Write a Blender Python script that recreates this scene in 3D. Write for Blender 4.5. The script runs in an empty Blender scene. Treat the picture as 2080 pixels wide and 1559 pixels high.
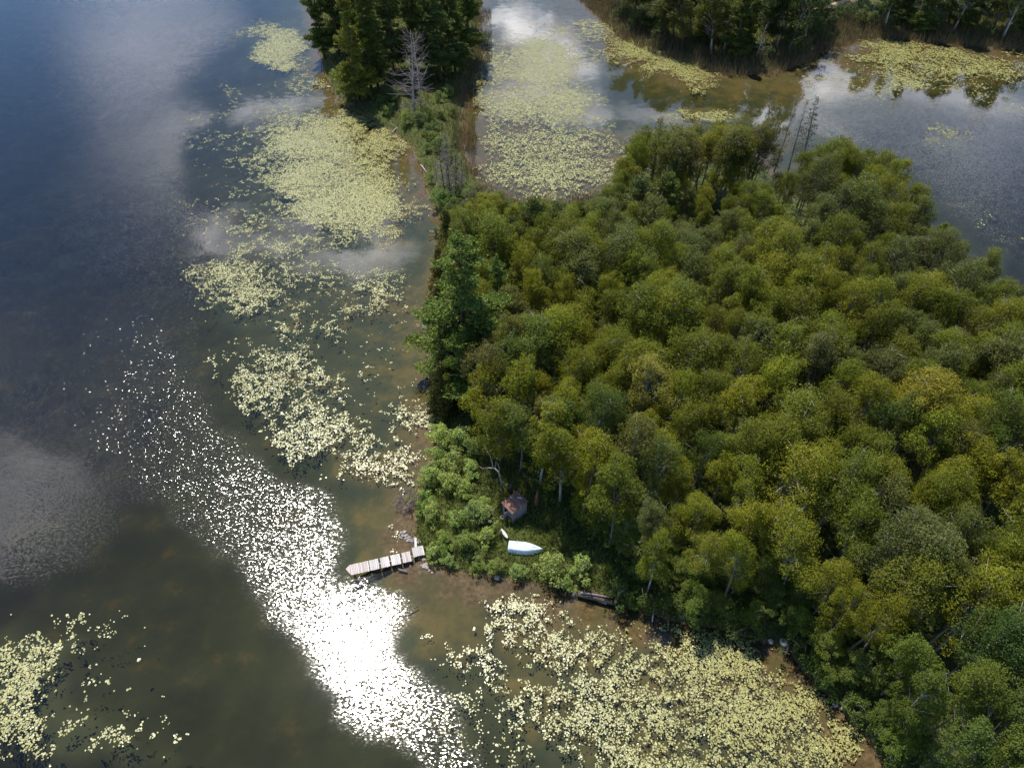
import bpy, math, random
import numpy as np
from mathutils import Vector, Matrix

# ------------------------------------------------------------------ camera, sky, sun, exposure
H = 62.0                      # drone height over the water (m)
PITCH = math.radians(45)      # looking 45 degrees down
F, CX, CY = 1513.0, 1040.0, 779.5
S_, C_ = math.sin(PITCH), math.cos(PITCH)
scene = bpy.context.scene
col = scene.collection
cam = bpy.data.cameras.new('camera')
cam.sensor_width = 36.0
cam.lens = 36.0 * F / 2080.0
cam.clip_start, cam.clip_end = 0.5, 12000
camo = bpy.data.objects.new('camera', cam)
col.objects.link(camo)
camo.location = (0, 0, H)
camo.rotation_euler = (math.radians(90) - PITCH, 0, 0)
scene.camera = camo
scene.view_settings.view_transform = 'Standard'
scene.view_settings.look = 'None'
scene.view_settings.exposure = 0.50
scene.view_settings.gamma = 1.0
scene.render.engine = 'CYCLES'
scene.cycles.max_bounces = 8
scene.cycles.transparent_max_bounces = 12
scene.cycles.diffuse_bounces = 3
scene.cycles.glossy_bounces = 3
scene.cycles.sample_clamp_indirect = 6
scene.cycles.use_denoising = True


def P(px, py, z=0.0):
    """photo pixel -> point on the horizontal plane z"""
    x = (px - CX) / F
    y = (CY - py) / F
    d = np.array([x, C_ + y * S_, -S_ + y * C_])
    t = (z - H) / d[2]
    return np.array([d[0] * t, d[1] * t, z])


def to_px(x, y, z):
    """world arrays -> photo pixels"""
    dz = z - H
    f = y * C_ - dz * S_
    u = y * S_ + dz * C_
    return CX + F * x / f, CY - F * u / f


# the sun is where the glare on flat water at this pixel mirrors it
g = P(722, 1318)
SUN = Vector((g[0], g[1], H)).normalized()
SUN_EL = math.asin(SUN.z)
sun = bpy.data.lights.new('sun', 'SUN')
sun.energy = 5.0
sun.angle = math.radians(0.53)
sun.color = (1.0, 0.95, 0.86)
suno = bpy.data.objects.new('sun', sun)
suno.rotation_euler = SUN.to_track_quat('Z', 'Y').to_euler()
col.objects.link(suno)

world = bpy.data.worlds.new('World')
scene.world = world
world.use_nodes = True
SKY_STRENGTH = 0.15
CLOUD = 5.4 / SKY_STRENGTH


def build_world():
    nt = world.node_tree
    N, L = nt.nodes, nt.links
    N.clear()

    def nd(t, **k):
        n = N.new(t)
        for a, b in k.items():
            setattr(n, a, b)
        return n
    out = nd('ShaderNodeOutputWorld')
    bg = nd('ShaderNodeBackground')
    bg.inputs['Strength'].default_value = SKY_STRENGTH
    sky = nd('ShaderNodeTexSky', sky_type='NISHITA', sun_disc=False)
    sky.sun_elevation = SUN_EL
    sky.sun_rotation = math.atan2(SUN.x, SUN.y)
    sky.altitude = 400
    sky.air_density, sky.dust_density, sky.ozone_density = 1.0, 0.0, 6.0
    tc = nd('ShaderNodeTexCoord')
    sep = nd('ShaderNodeSeparateXYZ')
    L.new(tc.outputs['Generated'], sep.inputs[0])
    zc = nd('ShaderNodeMath', operation='MAXIMUM')
    L.new(sep.outputs['Z'], zc.inputs[0])
    zc.inputs[1].default_value = 0.06
    cx = nd('ShaderNodeMath', operation='DIVIDE')
    L.new(sep.outputs['X'], cx.inputs[0]); L.new(zc.outputs[0], cx.inputs[1])
    cy = nd('ShaderNodeMath', operation='DIVIDE')
    L.new(sep.outputs['Y'], cy.inputs[0]); L.new(zc.outputs[0], cy.inputs[1])
    cv = nd('ShaderNodeCombineXYZ')
    L.new(cx.outputs[0], cv.inputs[0]); L.new(cy.outputs[0], cv.inputs[1])
    # ragged cloud edges: shift the layer coordinates by a noise
    wn = nd('ShaderNodeTexNoise')
    wn.inputs['Scale'].default_value = 3.2
    wn.inputs['Detail'].default_value = 6
    wn.inputs['Roughness'].default_value = 0.6
    L.new(cv.outputs[0], wn.inputs['Vector'])
    ws = nd('ShaderNodeVectorMath', operation='SUBTRACT')
    L.new(wn.outputs['Color'], ws.inputs[0]); ws.inputs[1].default_value = (0.5, 0.5, 0.5)
    wm = nd('ShaderNodeVectorMath', operation='SCALE')
    L.new(ws.outputs[0], wm.inputs[0]); wm.inputs['Scale'].default_value = 0.55
    wa = nd('ShaderNodeVectorMath', operation='ADD')
    L.new(cv.outputs[0], wa.inputs[0]); L.new(wm.outputs[0], wa.inputs[1])
    # the cloud banks whose mirror images lie on the water
    blobs = [(1060, 60, 75, 60, .85), (1150, 130, 60, 50, .75), (1080, 190, 90, 45, .5), (1180, 235, 60, 45, .6),
             (1330, 235, 90, 22, .32), (560, 238, 80, 28, .5), (470, 490, 110, 50, .75), (690, 515, 110, 36, .9),
             (600, 440, 50, 60, .35), (760, 470, 50, 50, .45), (300, 70, 150, 90, .42), (290, 320, 90, 130, .36),
             (10, 1000, 190, 150, 1.0), (1720, 200, 150, 80, .55), (1980, 250, 190, 110, .45), (1560, 215, 80, 25, .6)]
    acc = None
    for (px, py, rx, ry, amp) in blobs:
        c = P(px, py) / H
        ex = (P(px + rx, py) - P(px - rx, py))[0] / 2 / H
        ey = (P(px, py - ry) - P(px, py + ry))[1] / 2 / H
        sb = nd('ShaderNodeVectorMath', operation='SUBTRACT')
        L.new(wa.outputs[0], sb.inputs[0]); sb.inputs[1].default_value = (c[0], c[1], 0)
        ml = nd('ShaderNodeVectorMath', operation='MULTIPLY')
        L.new(sb.outputs[0], ml.inputs[0]); ml.inputs[1].default_value = (1 / ex, 1 / ey, 0)
        ln = nd('ShaderNodeVectorMath', operation='LENGTH')
        L.new(ml.outputs[0], ln.inputs[0])
        mr = nd('ShaderNodeMapRange', interpolation_type='SMOOTHSTEP')
        L.new(ln.outputs['Value'], mr.inputs['Value'])
        mr.inputs['From Min'].default_value = 0.35; mr.inputs['From Max'].default_value = 1.35
        mr.inputs['To Min'].default_value = amp; mr.inputs['To Max'].default_value = 0
        if acc is None:
            acc = mr.outputs[0]
        else:
            mx = nd('ShaderNodeMath', operation='MAXIMUM')
            L.new(acc, mx.inputs[0]); L.new(mr.outputs[0], mx.inputs[1])
            acc = mx.outputs[0]
    # fair-weather wisps everywhere
    gn = nd('ShaderNodeTexNoise')
    gn.inputs['Scale'].default_value = 1.5
    gn.inputs['Detail'].default_value = 8
    gn.inputs['Roughness'].default_value = 0.62
    L.new(cv.outputs[0], gn.inputs['Vector'])
    gr = nd('ShaderNodeMapRange', interpolation_type='SMOOTHSTEP')
    L.new(gn.outputs['Fac'], gr.inputs['Value'])
    gr.inputs['From Min'].default_value = 0.52; gr.inputs['From Max'].default_value = 0.85
    gr.inputs['To Max'].default_value = 0.12
    mx = nd('ShaderNodeMath', operation='MAXIMUM')
    L.new(acc, mx.inputs[0]); L.new(gr.outputs[0], mx.inputs[1])
    tn = nd('ShaderNodeTexNoise')
    tn.inputs['Scale'].default_value = 7
    tn.inputs['Detail'].default_value = 5
    L.new(wa.outputs[0], tn.inputs['Vector'])
    tr = nd('ShaderNodeMapRange')
    L.new(tn.outputs['Fac'], tr.inputs['Value'])
    tr.inputs['From Min'].default_value = 0.3; tr.inputs['From Max'].default_value = 0.7
    tr.inputs['To Min'].default_value = 0.35; tr.inputs['To Max'].default_value = 1.1
    cm = nd('ShaderNodeMath', operation='MULTIPLY', use_clamp=True)
    L.new(mx.outputs[0], cm.inputs[0]); L.new(tr.outputs[0], cm.inputs[1])
    mix = nd('ShaderNodeMixRGB')
    L.new(cm.outputs[0], mix.inputs['Fac'])
    L.new(sky.outputs[0], mix.inputs['Color1'])
    mix.inputs['Color2'].default_value = (CLOUD * 0.97, CLOUD * 0.95, CLOUD, 1)
    L.new(mix.outputs[0], bg.inputs['Color'])
    L.new(bg.outputs[0], out.inputs['Surface'])


build_world()

# ------------------------------------------------------------------ helpers
rng = np.random.default_rng(7)
random.seed(7)


def tag(o, label=None, cat=None, group=None, kind=None):
    if label: o['label'] = label
    if cat: o['category'] = cat
    if group: o['group'] = group
    if kind: o['kind'] = kind
    return o


def link(name, me, parent=None, mat=None):
    o = bpy.data.objects.new(name, me)
    col.objects.link(o)
    if parent is not None:
        o.parent = parent
    if mat is not None and me is not None and not me.materials:
        me.materials.append(mat)
    return o


def empty(name, loc=(0, 0, 0), rz=0.0):
    o = bpy.data.objects.new(name, None)
    o.empty_display_size = 0.2
    o.location = loc
    o.rotation_euler = (0, 0, rz)
    col.objects.link(o)
    return o


def mesh_np(name, verts, faces, n, smooth=False):
    """verts (V,3), faces (K,n) arrays -> mesh"""
    me = bpy.data.meshes.new(name)
    verts = np.asarray(verts, dtype=np.float32)
    faces = np.asarray(faces, dtype=np.int32)
    me.vertices.add(len(verts))
    me.vertices.foreach_set('co', verts.ravel())
    me.loops.add(faces.size)
    me.loops.foreach_set('vertex_index', faces.ravel())
    me.polygons.add(len(faces))
    me.polygons.foreach_set('loop_start', np.arange(len(faces), dtype=np.int32) * n)
    me.polygons.foreach_set('loop_total', np.full(len(faces), n, dtype=np.int32))
    if smooth:
        me.polygons.foreach_set('use_smooth', np.ones(len(faces), dtype=bool))
    me.update(calc_edges=True)
    return me


class MB:
    """collects boxes and tubes into one mesh"""
    def __init__(s):
        s.v, s.f = [], []

    def add(s, vs, fs):
        b = len(s.v)
        s.v += [tuple(v) for v in vs]
        s.f += [tuple(i + b for i in f) for f in fs]

    def box(s, c, size, M=None):
        hx, hy, hz = size[0] / 2, size[1] / 2, size[2] / 2
        vs = [Vector((c[0] + a * hx, c[1] + b * hy, c[2] + d * hz)) for d in (-1, 1) for (a, b) in ((-1, -1), (1, -1), (1, 1), (-1, 1))]
        if M is not None:
            vs = [M @ v for v in vs]
        s.add(vs, [(3, 2, 1, 0), (4, 5, 6, 7), (0, 1, 5, 4), (1, 2, 6, 5), (2, 3, 7, 6), (3, 0, 4, 7)])

    def tube(s, pts, radii, n=6):
        pts = [Vector(p) for p in pts]
        rings = []
        for i, p in enumerate(pts):
            d = (pts[min(i + 1, len(pts) - 1)] - pts[max(i - 1, 0)])
            d = d.normalized() if d.length > 1e-6 else Vector((0, 0, 1))
            a = Vector((1, 0, 0)) if abs(d.x) < 0.8 else Vector((0, 1, 0))
            u = d.cross(a).normalized()
            w = d.cross(u)
            rings.append([p + (u * math.cos(2 * math.pi * k / n) + w * math.sin(2 * math.pi * k / n)) * radii[i] for k in range(n)])
        vs = [v for r in rings for v in r]
        fs = []
        for i in range(len(pts) - 1):
            for k in range(n):
                fs.append((i * n + k, i * n + (k + 1) % n, (i + 1) * n + (k + 1) % n, (i + 1) * n + k))
        fs.append(tuple(range(n - 1, -1, -1)))
        fs.append(tuple((len(pts) - 1) * n + k for k in range(n)))
        s.add(vs, fs)

    def mesh(s, name, mat, smooth=False):
        me = bpy.data.meshes.new(name)
        me.from_pydata(s.v, [], s.f)
        if smooth:
            me.polygons.foreach_set('use_smooth', np.ones(len(me.polygons), dtype=bool))
        me.update()
        me.materials.append(mat)
        return me

    def build(s, name, mat, parent=None, smooth=False):
        return link(name, s.mesh(name, mat, smooth), parent)


def hash2(ix, iy, seed):
    h = (ix.astype(np.int64) * 374761393 + iy.astype(np.int64) * 668265263 + seed * 69069) & 0x7fffffff
    h = ((h ^ (h >> 13)) * 1274126177) & 0x7fffffff
    return ((h ^ (h >> 16)) & 0xffff) / 65535.0


def vnoise(x, y, seed=0):
    ix, iy = np.floor(x), np.floor(y)
    fx, fy = x - ix, y - iy
    fx, fy = fx * fx * (3 - 2 * fx), fy * fy * (3 - 2 * fy)
    a, b = hash2(ix, iy, seed), hash2(ix + 1, iy, seed)
    c, d = hash2(ix, iy + 1, seed), hash2(ix + 1, iy + 1, seed)
    return (a * (1 - fx) + b * fx) * (1 - fy) + (c * (1 - fx) + d * fx) * fy


def fbm(x, y, seed=0, oct=4):
    t, amp, s = 0, 0.5, 0
    for i in range(oct):
        t = t + amp * vnoise(x * 2 ** i, y * 2 ** i, seed + i * 17)
        s += amp
        amp *= 0.5
    return t / s


def poly_sd(px, py, poly):
    """signed distance, positive inside"""
    poly = np.asarray(poly)[:, :2]
    px, py = np.asarray(px, float), np.asarray(py, float)
    d2 = np.full(px.shape, 1e18)
    inside = np.zeros(px.shape, bool)
    for i in range(len(poly)):
        a, b = poly[i], poly[(i + 1) % len(poly)]
        ex, ey = b - a
        wx, wy = px - a[0], py - a[1]
        t = np.clip((wx * ex + wy * ey) / (ex * ex + ey * ey + 1e-12), 0, 1)
        d2 = np.minimum(d2, (wx - ex * t) ** 2 + (wy - ey * t) ** 2)
        c = ((a[1] > py) != (b[1] > py))
        with np.errstate(divide='ignore', invalid='ignore'):
            xi = (b[0] - a[0]) * (py - a[1]) / (b[1] - a[1] + 1e-30) + a[0]
        inside ^= c & (px < xi)
    d = np.sqrt(d2)
    return np.where(inside, d, -d)


# ------------------------------------------------------------------ materials
class Mat:
    def __init__(s, name):
        s.m = bpy.data.materials.new(name)
        s.m.use_nodes = True
        s.nt = s.m.node_tree
        s.N, s.L = s.nt.nodes, s.nt.links
        s.N.clear()
        s.out = s.N.new('ShaderNodeOutputMaterial')

    def n(s, t, **k):
        n = s.N.new(t)
        for a, b in k.items():
            setattr(n, a, b)
        return n

    def l(s, a, b):
        s.L.new(a, b)

    def noise(s, scale, detail=4, rough=0.55, vec=None, coord='Object'):
        n = s.n('ShaderNodeTexNoise')
        n.inputs['Scale'].default_value = scale
        n.inputs['Detail'].default_value = detail
        n.inputs['Roughness'].default_value = rough
        if vec is None:
            vec = s.n('ShaderNodeTexCoord').outputs[coord]
        s.l(vec, n.inputs['Vector'])
        return n

    def ramp(s, fac, stops):
        r = s.n('ShaderNodeValToRGB')
        e = r.color_ramp.elements
        while len(e) < len(stops):
            e.new(0.5)
        for i, (p, c) in enumerate(stops):
            e[i].position = p
            e[i].color = (*c, 1)
        s.l(fac, r.inputs['Fac'])
        return r.outputs['Color']

    def mix(s, fac, a, b, mode='MIX'):
        m = s.n('ShaderNodeMixRGB', blend_type=mode)
        for sock, v in ((m.inputs['Fac'], fac), (m.inputs['Color1'], a), (m.inputs['Color2'], b)):
            if isinstance(v, (int, float)):
                sock.default_value = v
            elif isinstance(v, tuple):
                sock.default_value = (*v, 1)
            else:
                s.l(v, sock)
        return m.outputs[0]

    def maprange(s, v, a, b, c, d, smooth=False):
        m = s.n('ShaderNodeMapRange')
        if smooth:
            m.interpolation_type = 'SMOOTHSTEP'
        s.l(v, m.inputs['Value'])
        for nme, x in (('From Min', a), ('From Max', b), ('To Min', c), ('To Max', d)):
            m.inputs[nme].default_value = x
        return m.outputs[0]

    def math(s, op, a, b=0.0, clamp=False):
        m = s.n('ShaderNodeMath', operation=op, use_clamp=clamp)
        for sock, v in ((m.inputs[0], a), (m.inputs[1], b)):
            if isinstance(v, (int, float)):
                sock.default_value = v
            else:
                s.l(v, sock)
        return m.outputs[0]

    def principled(s, color, rough=0.8, spec=0.3, bump=None, bump_d=0.02):
        p = s.n('ShaderNodeBsdfPrincipled')
        if isinstance(color, tuple):
            p.inputs['Base Color'].default_value = (*color, 1)
        else:
            s.l(color, p.inputs['Base Color'])
        if isinstance(rough, (int, float)):
            p.inputs['Roughness'].default_value = rough
        else:
            s.l(rough, p.inputs['Roughness'])
        p.inputs['Specular IOR Level'].default_value = spec
        if bump is not None:
            b = s.n('ShaderNodeBump')
            b.inputs['Distance'].default_value = bump_d
            s.l(bump, b.inputs['Height'])
            s.l(b.outputs[0], p.inputs['Normal'])
        return p

    def done(s, shader, volume=None):
        s.l(shader, s.out.inputs['Surface'])
        return s.m


def mat_foliage(name, transl=0.42, var=0.36, yellow=(0.18, 0.18, 0.03), yfac=0.08, spec=0.12):
    """leaves: the crown object's own colour, varied leaf by leaf"""
    m = Mat(name)
    oi = m.n('ShaderNodeObjectInfo')
    geo = m.n('ShaderNodeNewGeometry')
    rv = m.maprange(geo.outputs['Random Per Island'], 0, 1, 1 - var, 1 + var)
    c = m.mix(1.0, oi.outputs['Color'], rv, 'MULTIPLY')
    wn = m.n('ShaderNodeTexWhiteNoise', noise_dimensions='1D')
    m.l(geo.outputs['Random Per Island'], wn.inputs['W'])
    yf = m.maprange(wn.outputs['Value'], 1 - yfac, 1, 0, 0.6)
    c = m.mix(yf, c, yellow)
    p = m.principled(c, 0.48, spec)
    t = m.n('ShaderNodeBsdfTranslucent')
    tc = m.mix(1.0, c, (1.25, 1.15, 0.5), 'MULTIPLY')
    m.l(tc, t.inputs['Color'])
    mx = m.n('ShaderNodeMixShader')
    mx.inputs[0].default_value = transl
    m.l(p.outputs[0], mx.inputs[1]); m.l(t.outputs[0], mx.inputs[2])
    return m.done(mx.outputs[0])


def mat_bark(name, c1, c2, scale=6.0, stretch=(1, 1, 0.25)):
    m = Mat(name)
    tc = m.n('ShaderNodeTexCoord')
    mp = m.n('ShaderNodeMapping')
    mp.inputs['Scale'].default_value = stretch
    m.l(tc.outputs['Object'], mp.inputs['Vector'])
    n = m.noise(scale, 5, 0.65, mp.outputs[0])
    c = m.ramp(n.outputs['Fac'], [(0.38, c2), (0.6, c1)])
    return m.done(m.principled(c, 0.85, 0.2, n.outputs['Fac'], 0.02).outputs[0])


M = {}
M['leaf'] = mat_foliage('birch_leaves')
M['needle'] = mat_foliage('conifer_needles', 0.25, 0.45, (0.14, 0.13, 0.02), 0.08, 0.12)
M['shrub'] = mat_foliage('shrub_leaves', 0.42, 0.5, (0.20, 0.20, 0.04), 0.12, 0.12)
M['birch_bark'] = mat_bark('birch_bark', (0.46, 0.44, 0.40), (0.09, 0.08, 0.07), 5.0, (1, 1, 2.5))
M['grey_bark'] = mat_bark('grey_brown_bark', (0.20, 0.17, 0.14), (0.06, 0.05, 0.04))
M['pine_bark'] = mat_bark('pine_bark', (0.16, 0.10, 0.07), (0.04, 0.03, 0.025))
M['dead_wood'] = mat_bark('weathered_dead_wood', (0.42, 0.38, 0.35), (0.20, 0.175, 0.16), 8)
M['dark_wood'] = mat_bark('wet_dark_wood', (0.10, 0.085, 0.07), (0.03, 0.025, 0.02), 8)
M['red_wood'] = mat_bark('rotting_red_wood', (0.24, 0.10, 0.06), (0.09, 0.04, 0.03), 8)
M['twig'] = mat_bark('purple_grey_twigs', (0.26, 0.21, 0.20), (0.13, 0.10, 0.10), 8)


def mat_rock():
    m = Mat('pale_lake_rock')
    oi = m.n('ShaderNodeObjectInfo')
    n = m.noise(3.0, 8, 0.65)
    c = m.ramp(n.outputs['Fac'], [(0.3, (0.13, 0.11, 0.10)), (0.55, (0.33, 0.29, 0.27)), (0.75, (0.45, 0.40, 0.38))])
    v = m.maprange(oi.outputs['Random'], 0, 1, 0.55, 1.25)
    c = m.mix(1.0, c, v, 'MULTIPLY')
    return m.done(m.principled(c, 0.8, 0.3, n.outputs['Fac'], 0.03).outputs[0])


M['rock'] = mat_rock()


def mat_pad(name, c1, c2, c3):
    m = Mat(name)
    geo = m.n('ShaderNodeNewGeometry')
    oi = m.n('ShaderNodeObjectInfo')
    wn = m.n('ShaderNodeTexWhiteNoise', noise_dimensions='2D')
    cb = m.n('ShaderNodeCombineXYZ')
    m.l(geo.outputs['Random Per Island'], cb.inputs[0]); m.l(oi.outputs['Random'], cb.inputs[1])
    m.l(cb.outputs[0], wn.inputs['Vector'])
    c = m.ramp(wn.outputs['Value'], [(0.0, c2), (0.35, c1), (0.955, c1), (0.985, c3)])
    wv = m.n('ShaderNodeSeparateXYZ')
    m.l(wn.outputs['Color'], wv.inputs[0])
    val = m.maprange(wv.outputs['Y'], 0, 1, 0.58, 1.28)
    c = m.mix(1.0, c, val, 'MULTIPLY')
    r = m.maprange(wv.outputs['Z'], 0, 1, 0.30, 0.45)
    p = m.principled(c, r, 0.6)
    return m.done(p.outputs[0])


M['pad'] = mat_pad('lily_pad', (0.265, 0.255, 0.078), (0.195, 0.195, 0.05), (0.38, 0.28, 0.07))


def mat_blade(name, c1, c2, transl=0.3):
    m = Mat(name)
    geo = m.n('ShaderNodeNewGeometry')
    c = m.ramp(geo.outputs['Random Per Island'], [(0.0, c1), (1.0, c2)])
    p = m.principled(c, 0.6, 0.25)
    t = m.n('ShaderNodeBsdfTranslucent')
    m.l(c, t.inputs['Color'])
    mx = m.n('ShaderNodeMixShader')
    mx.inputs[0].default_value = transl
    m.l(p.outputs[0], mx.inputs[1]); m.l(t.outputs[0], mx.inputs[2])
    return m.done(mx.outputs[0])


M['reed'] = mat_blade('tan_reeds', (0.17, 0.115, 0.065), (0.14, 0.12, 0.05))
M['grass'] = mat_blade('lake_grass', (0.13, 0.19, 0.035), (0.24, 0.24, 0.06), 0.45)
M['under'] = mat_blade('undergrowth_leaves', (0.07, 0.115, 0.02), (0.12, 0.145, 0.03), 0.4)
M['fringe'] = mat_blade('shore_sedge', (0.11, 0.125, 0.03), (0.21, 0.155, 0.06), 0.35)


def mat_ground():
    m = Mat('ground')
    geo = m.n('ShaderNodeNewGeometry')
    sep = m.n('ShaderNodeSeparateXYZ')
    m.l(geo.outputs['Position'], sep.inputs[0])
    pos = geo.outputs['Position']
    n1 = m.noise(0.35, 6, 0.6, pos)
    n2 = m.noise(2.2, 6, 0.65, pos)
    n3 = m.noise(0.12, 4, 0.55, pos)
    sand = m.ramp(n2.outputs['Fac'], [(0.35, (0.070, 0.046, 0.023)), (0.55, (0.125, 0.087, 0.045)), (0.75, (0.20, 0.145, 0.082))])
    silt = m.ramp(n1.outputs['Fac'], [(0.35, (0.052, 0.062, 0.036)), (0.60, (0.068, 0.076, 0.040)), (0.76, (0.13, 0.105, 0.045))])
    algae = m.ramp(n1.outputs['Fac'], [(0.40, (0.080, 0.070, 0.030)), (0.65, (0.13, 0.108, 0.040))])
    soil = m.ramp(n2.outputs['Fac'], [(0.35, (0.035, 0.04, 0.012)), (0.55, (0.06, 0.075, 0.02)), (0.7, (0.11, 0.085, 0.045))])
    z = sep.outputs['Z']
    zj = m.math('ADD', z, m.maprange(n1.outputs['Fac'], 0.3, 0.7, -0.35, 0.35))
    bed = m.mix(m.maprange(zj, -1.1, -0.45, 0, 1, True), silt, algae)
    bed = m.mix(m.maprange(zj, -0.55, -0.05, 0, 1, True), bed, sand)
    c = m.mix(m.maprange(z, 0.0, 0.12, 0, 1, True), bed, soil)
    return m.done(m.principled(c, 0.95, 0.1, n2.outputs['Fac'], 0.05).outputs[0])


M['ground'] = mat_ground()


def mat_water():
    m = Mat('lake_water')
    geo = m.n('ShaderNodeNewGeometry')
    pos = geo.outputs['Position']
    at = m.n('ShaderNodeAttribute', attribute_name='ruffle')
    ruf = at.outputs['Fac']
    mp = m.n('ShaderNodeMapping')
    mp.inputs['Rotation'].default_value = (0, 0, math.radians(35))
    mp.inputs['Scale'].default_value = (1.0, 1.6, 1.0)
    m.l(pos, mp.inputs['Vector'])
    w1 = m.noise(3.8, 4, 0.66, mp.outputs[0])
    w2 = m.noise(0.55, 2, 0.5, mp.outputs[0])
    gust = m.noise(0.07, 3, 0.55, pos)

    def slope(tex, amp):
        s = m.n('ShaderNodeVectorMath', operation='SUBTRACT')
        m.l(tex.outputs['Color'], s.inputs[0]); s.inputs[1].default_value = (0.5, 0.5, 0.5)
        q = m.n('ShaderNodeVectorMath', operation='SCALE')
        m.l(s.outputs[0], q.inputs[0])
        if isinstance(amp, (int, float)):
            q.inputs['Scale'].default_value = amp
        else:
            m.l(amp, q.inputs['Scale'])
        return q.outputs[0]
    gustf = m.maprange(gust.outputs['Fac'], 0.3, 0.7, 0.75, 1.15)
    amp1 = m.math('MULTIPLY', m.maprange(ruf, 0, 1, 0.012, 1.35), gustf)
    amp2 = m.maprange(ruf, 0, 1, 0.01, 0.10)
    ad = m.n('ShaderNodeVectorMath', operation='ADD')
    m.l(slope(w1, amp1), ad.inputs[0]); m.l(slope(w2, amp2), ad.inputs[1])
    flat = m.n('ShaderNodeVectorMath', operation='MULTIPLY')
    m.l(ad.outputs[0], flat.inputs[0]); flat.inputs[1].default_value = (1, 1, 0)
    up = m.n('ShaderNodeVectorMath', operation='ADD')
    m.l(flat.outputs[0], up.inputs[0]); up.inputs[1].default_value = (0, 0, 1)
    nm = m.n('ShaderNodeVectorMath', operation='NORMALIZE')
    m.l(up.outputs[0], nm.inputs[0])
    fr = m.n('ShaderNodeFresnel')
    fr.inputs['IOR'].default_value = 1.45
    m.l(nm.outputs[0], fr.inputs['Normal'])
    gl = m.n('ShaderNodeBsdfGlossy')
    m.l(m.maprange(ruf, 0, 0.35, 0.04, 0.115), gl.inputs['Roughness'])
    m.l(nm.outputs[0], gl.inputs['Normal'])
    tr = m.n('ShaderNodeBsdfTransparent')
    tr.inputs['Color'].default_value = (0.94, 0.95, 0.93, 1)
    mx = m.n('ShaderNodeMixShader')
    m.l(fr.outputs[0], mx.inputs[0]); m.l(tr.outputs[0], mx.inputs[1]); m.l(gl.outputs[0], mx.inputs[2])
    vol = m.n('ShaderNodeVolumeAbsorption')
    vol.inputs['Color'].default_value = (0.66, 0.62, 0.40, 1)
    vol.inputs['Density'].default_value = 0.42
    m.l(vol.outputs[0], m.out.inputs['Volume'])
    return m.done(mx.outputs[0])


M['water'] = mat_water()


def mat_planks(name, c1, c2, rough=0.75):
    m = Mat(name)
    oi = m.n('ShaderNodeObjectInfo')
    n = m.noise(6.0, 6, 0.65)
    c = m.ramp(n.outputs['Fac'], [(0.3, c2), (0.62, c1)])
    v = m.maprange(oi.outputs['Random'], 0, 1, 0.75, 1.15)
    c = m.mix(1.0, c, v, 'MULTIPLY')
    return m.done(m.principled(c, rough, 0.25, n.outputs['Fac'], 0.01).outputs[0])


M['dock'] = mat_planks('sun_bleached_dock_board', (0.52, 0.48, 0.45), (0.34, 0.31, 0.29))
M['dockred'] = mat_planks('worn_red_stained_board', (0.47, 0.41, 0.375), (0.32, 0.27, 0.245))
M['dark_frame'] = mat_planks('wet_dock_timber', (0.16, 0.13, 0.12), (0.07, 0.06, 0.055))
M['siding'] = mat_planks('grey_weathered_siding', (0.27, 0.25, 0.26), (0.16, 0.145, 0.15))
M['roof'] = mat_planks('brown_roof_felt', (0.21, 0.11, 0.078), (0.12, 0.066, 0.052), 0.9)
M['white'] = mat_planks('weathered_white_paint', (0.78, 0.74, 0.70), (0.60, 0.56, 0.50), 0.6)
M['dark_blue'] = mat_planks('dark_blue_plastic', (0.03, 0.04, 0.07), (0.015, 0.02, 0.04), 0.5)


def mat_boat():
    m = Mat('chalky_pale_aqua_paint')
    n = m.noise(1.6, 6, 0.65)
    c = m.ramp(n.outputs['Fac'], [(0.32, (0.34, 0.50, 0.53)), (0.5, (0.60, 0.68, 0.69)), (0.66, (0.76, 0.78, 0.77))])
    return m.done(m.principled(c, 0.5, 0.4, n.outputs['Fac'], 0.004).outputs[0])


M['boat'] = mat_boat()

# ------------------------------------------------------------------ shorelines
W2 = lambda pts, z=0.0: [P(a, b, z)[:2] for a, b in pts]
north = W2([(1650, 290), (1720, 275), (1800, 305), (1850, 338), (1905, 390), (1925, 440), (2030, 500), (2085, 580), (2180, 680)], 10.0)
LAND = (W2([(868, 1140), (845, 1110), (836, 1080), (842, 1045), (858, 985), (878, 925), (893, 875), (893, 800), (885, 740),
            (874, 690), (870, 655), (885, 610), (893, 570), (900, 520), (908, 480), (897, 450), (872, 405), (857, 345), (838, 300),
            (800, 268), (750, 238), (702, 218), (674, 182), (657, 140), (642, 80), (630, 10), (622, -60), (650, -130), (800, -165),
            (960, -150), (1000, -60), (975, 10), (972, 60), (974, 105), (962, 150), (946, 190), (938, 240), (938, 300), (958, 350),
            (990, 392), (1050, 414), (1120, 420), (1190, 412), (1240, 386), (1300, 352), (1360, 338), (1450, 330), (1540, 322)])
        + north + [np.array([75., 60.]), np.array([80., 20.]), np.array([50., 6.])]
        + W2([(1850, 1640), (1803, 1559), (1762, 1492), (1702, 1428), (1642, 1365), (1602, 1318), (1530, 1296), (1450, 1276),
              (1380, 1264), (1300, 1240), (1250, 1222), (1180, 1200), (1100, 1186), (1000, 1174), (930, 1162), (890, 1150)]))
FAR = (W2([(1120, -60), (1190, -10), (1218, 28), (1268, 68), (1332, 98), (1402, 121), (1482, 143), (1560, 142), (1618, 117), (1680, 90),
           (1740, 70), (1820, 70), (1900, 80), (2000, 90), (2100, 95), (2300, 105)])
       + [np.array([230., 160.]), np.array([900., 200.]), np.array([2500., 900.]), np.array([2500., 2600.]), np.array([300., 2600.]), np.array([40., 420.])])
LAND, FAR = np.array(LAND), np.array(FAR)


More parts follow.
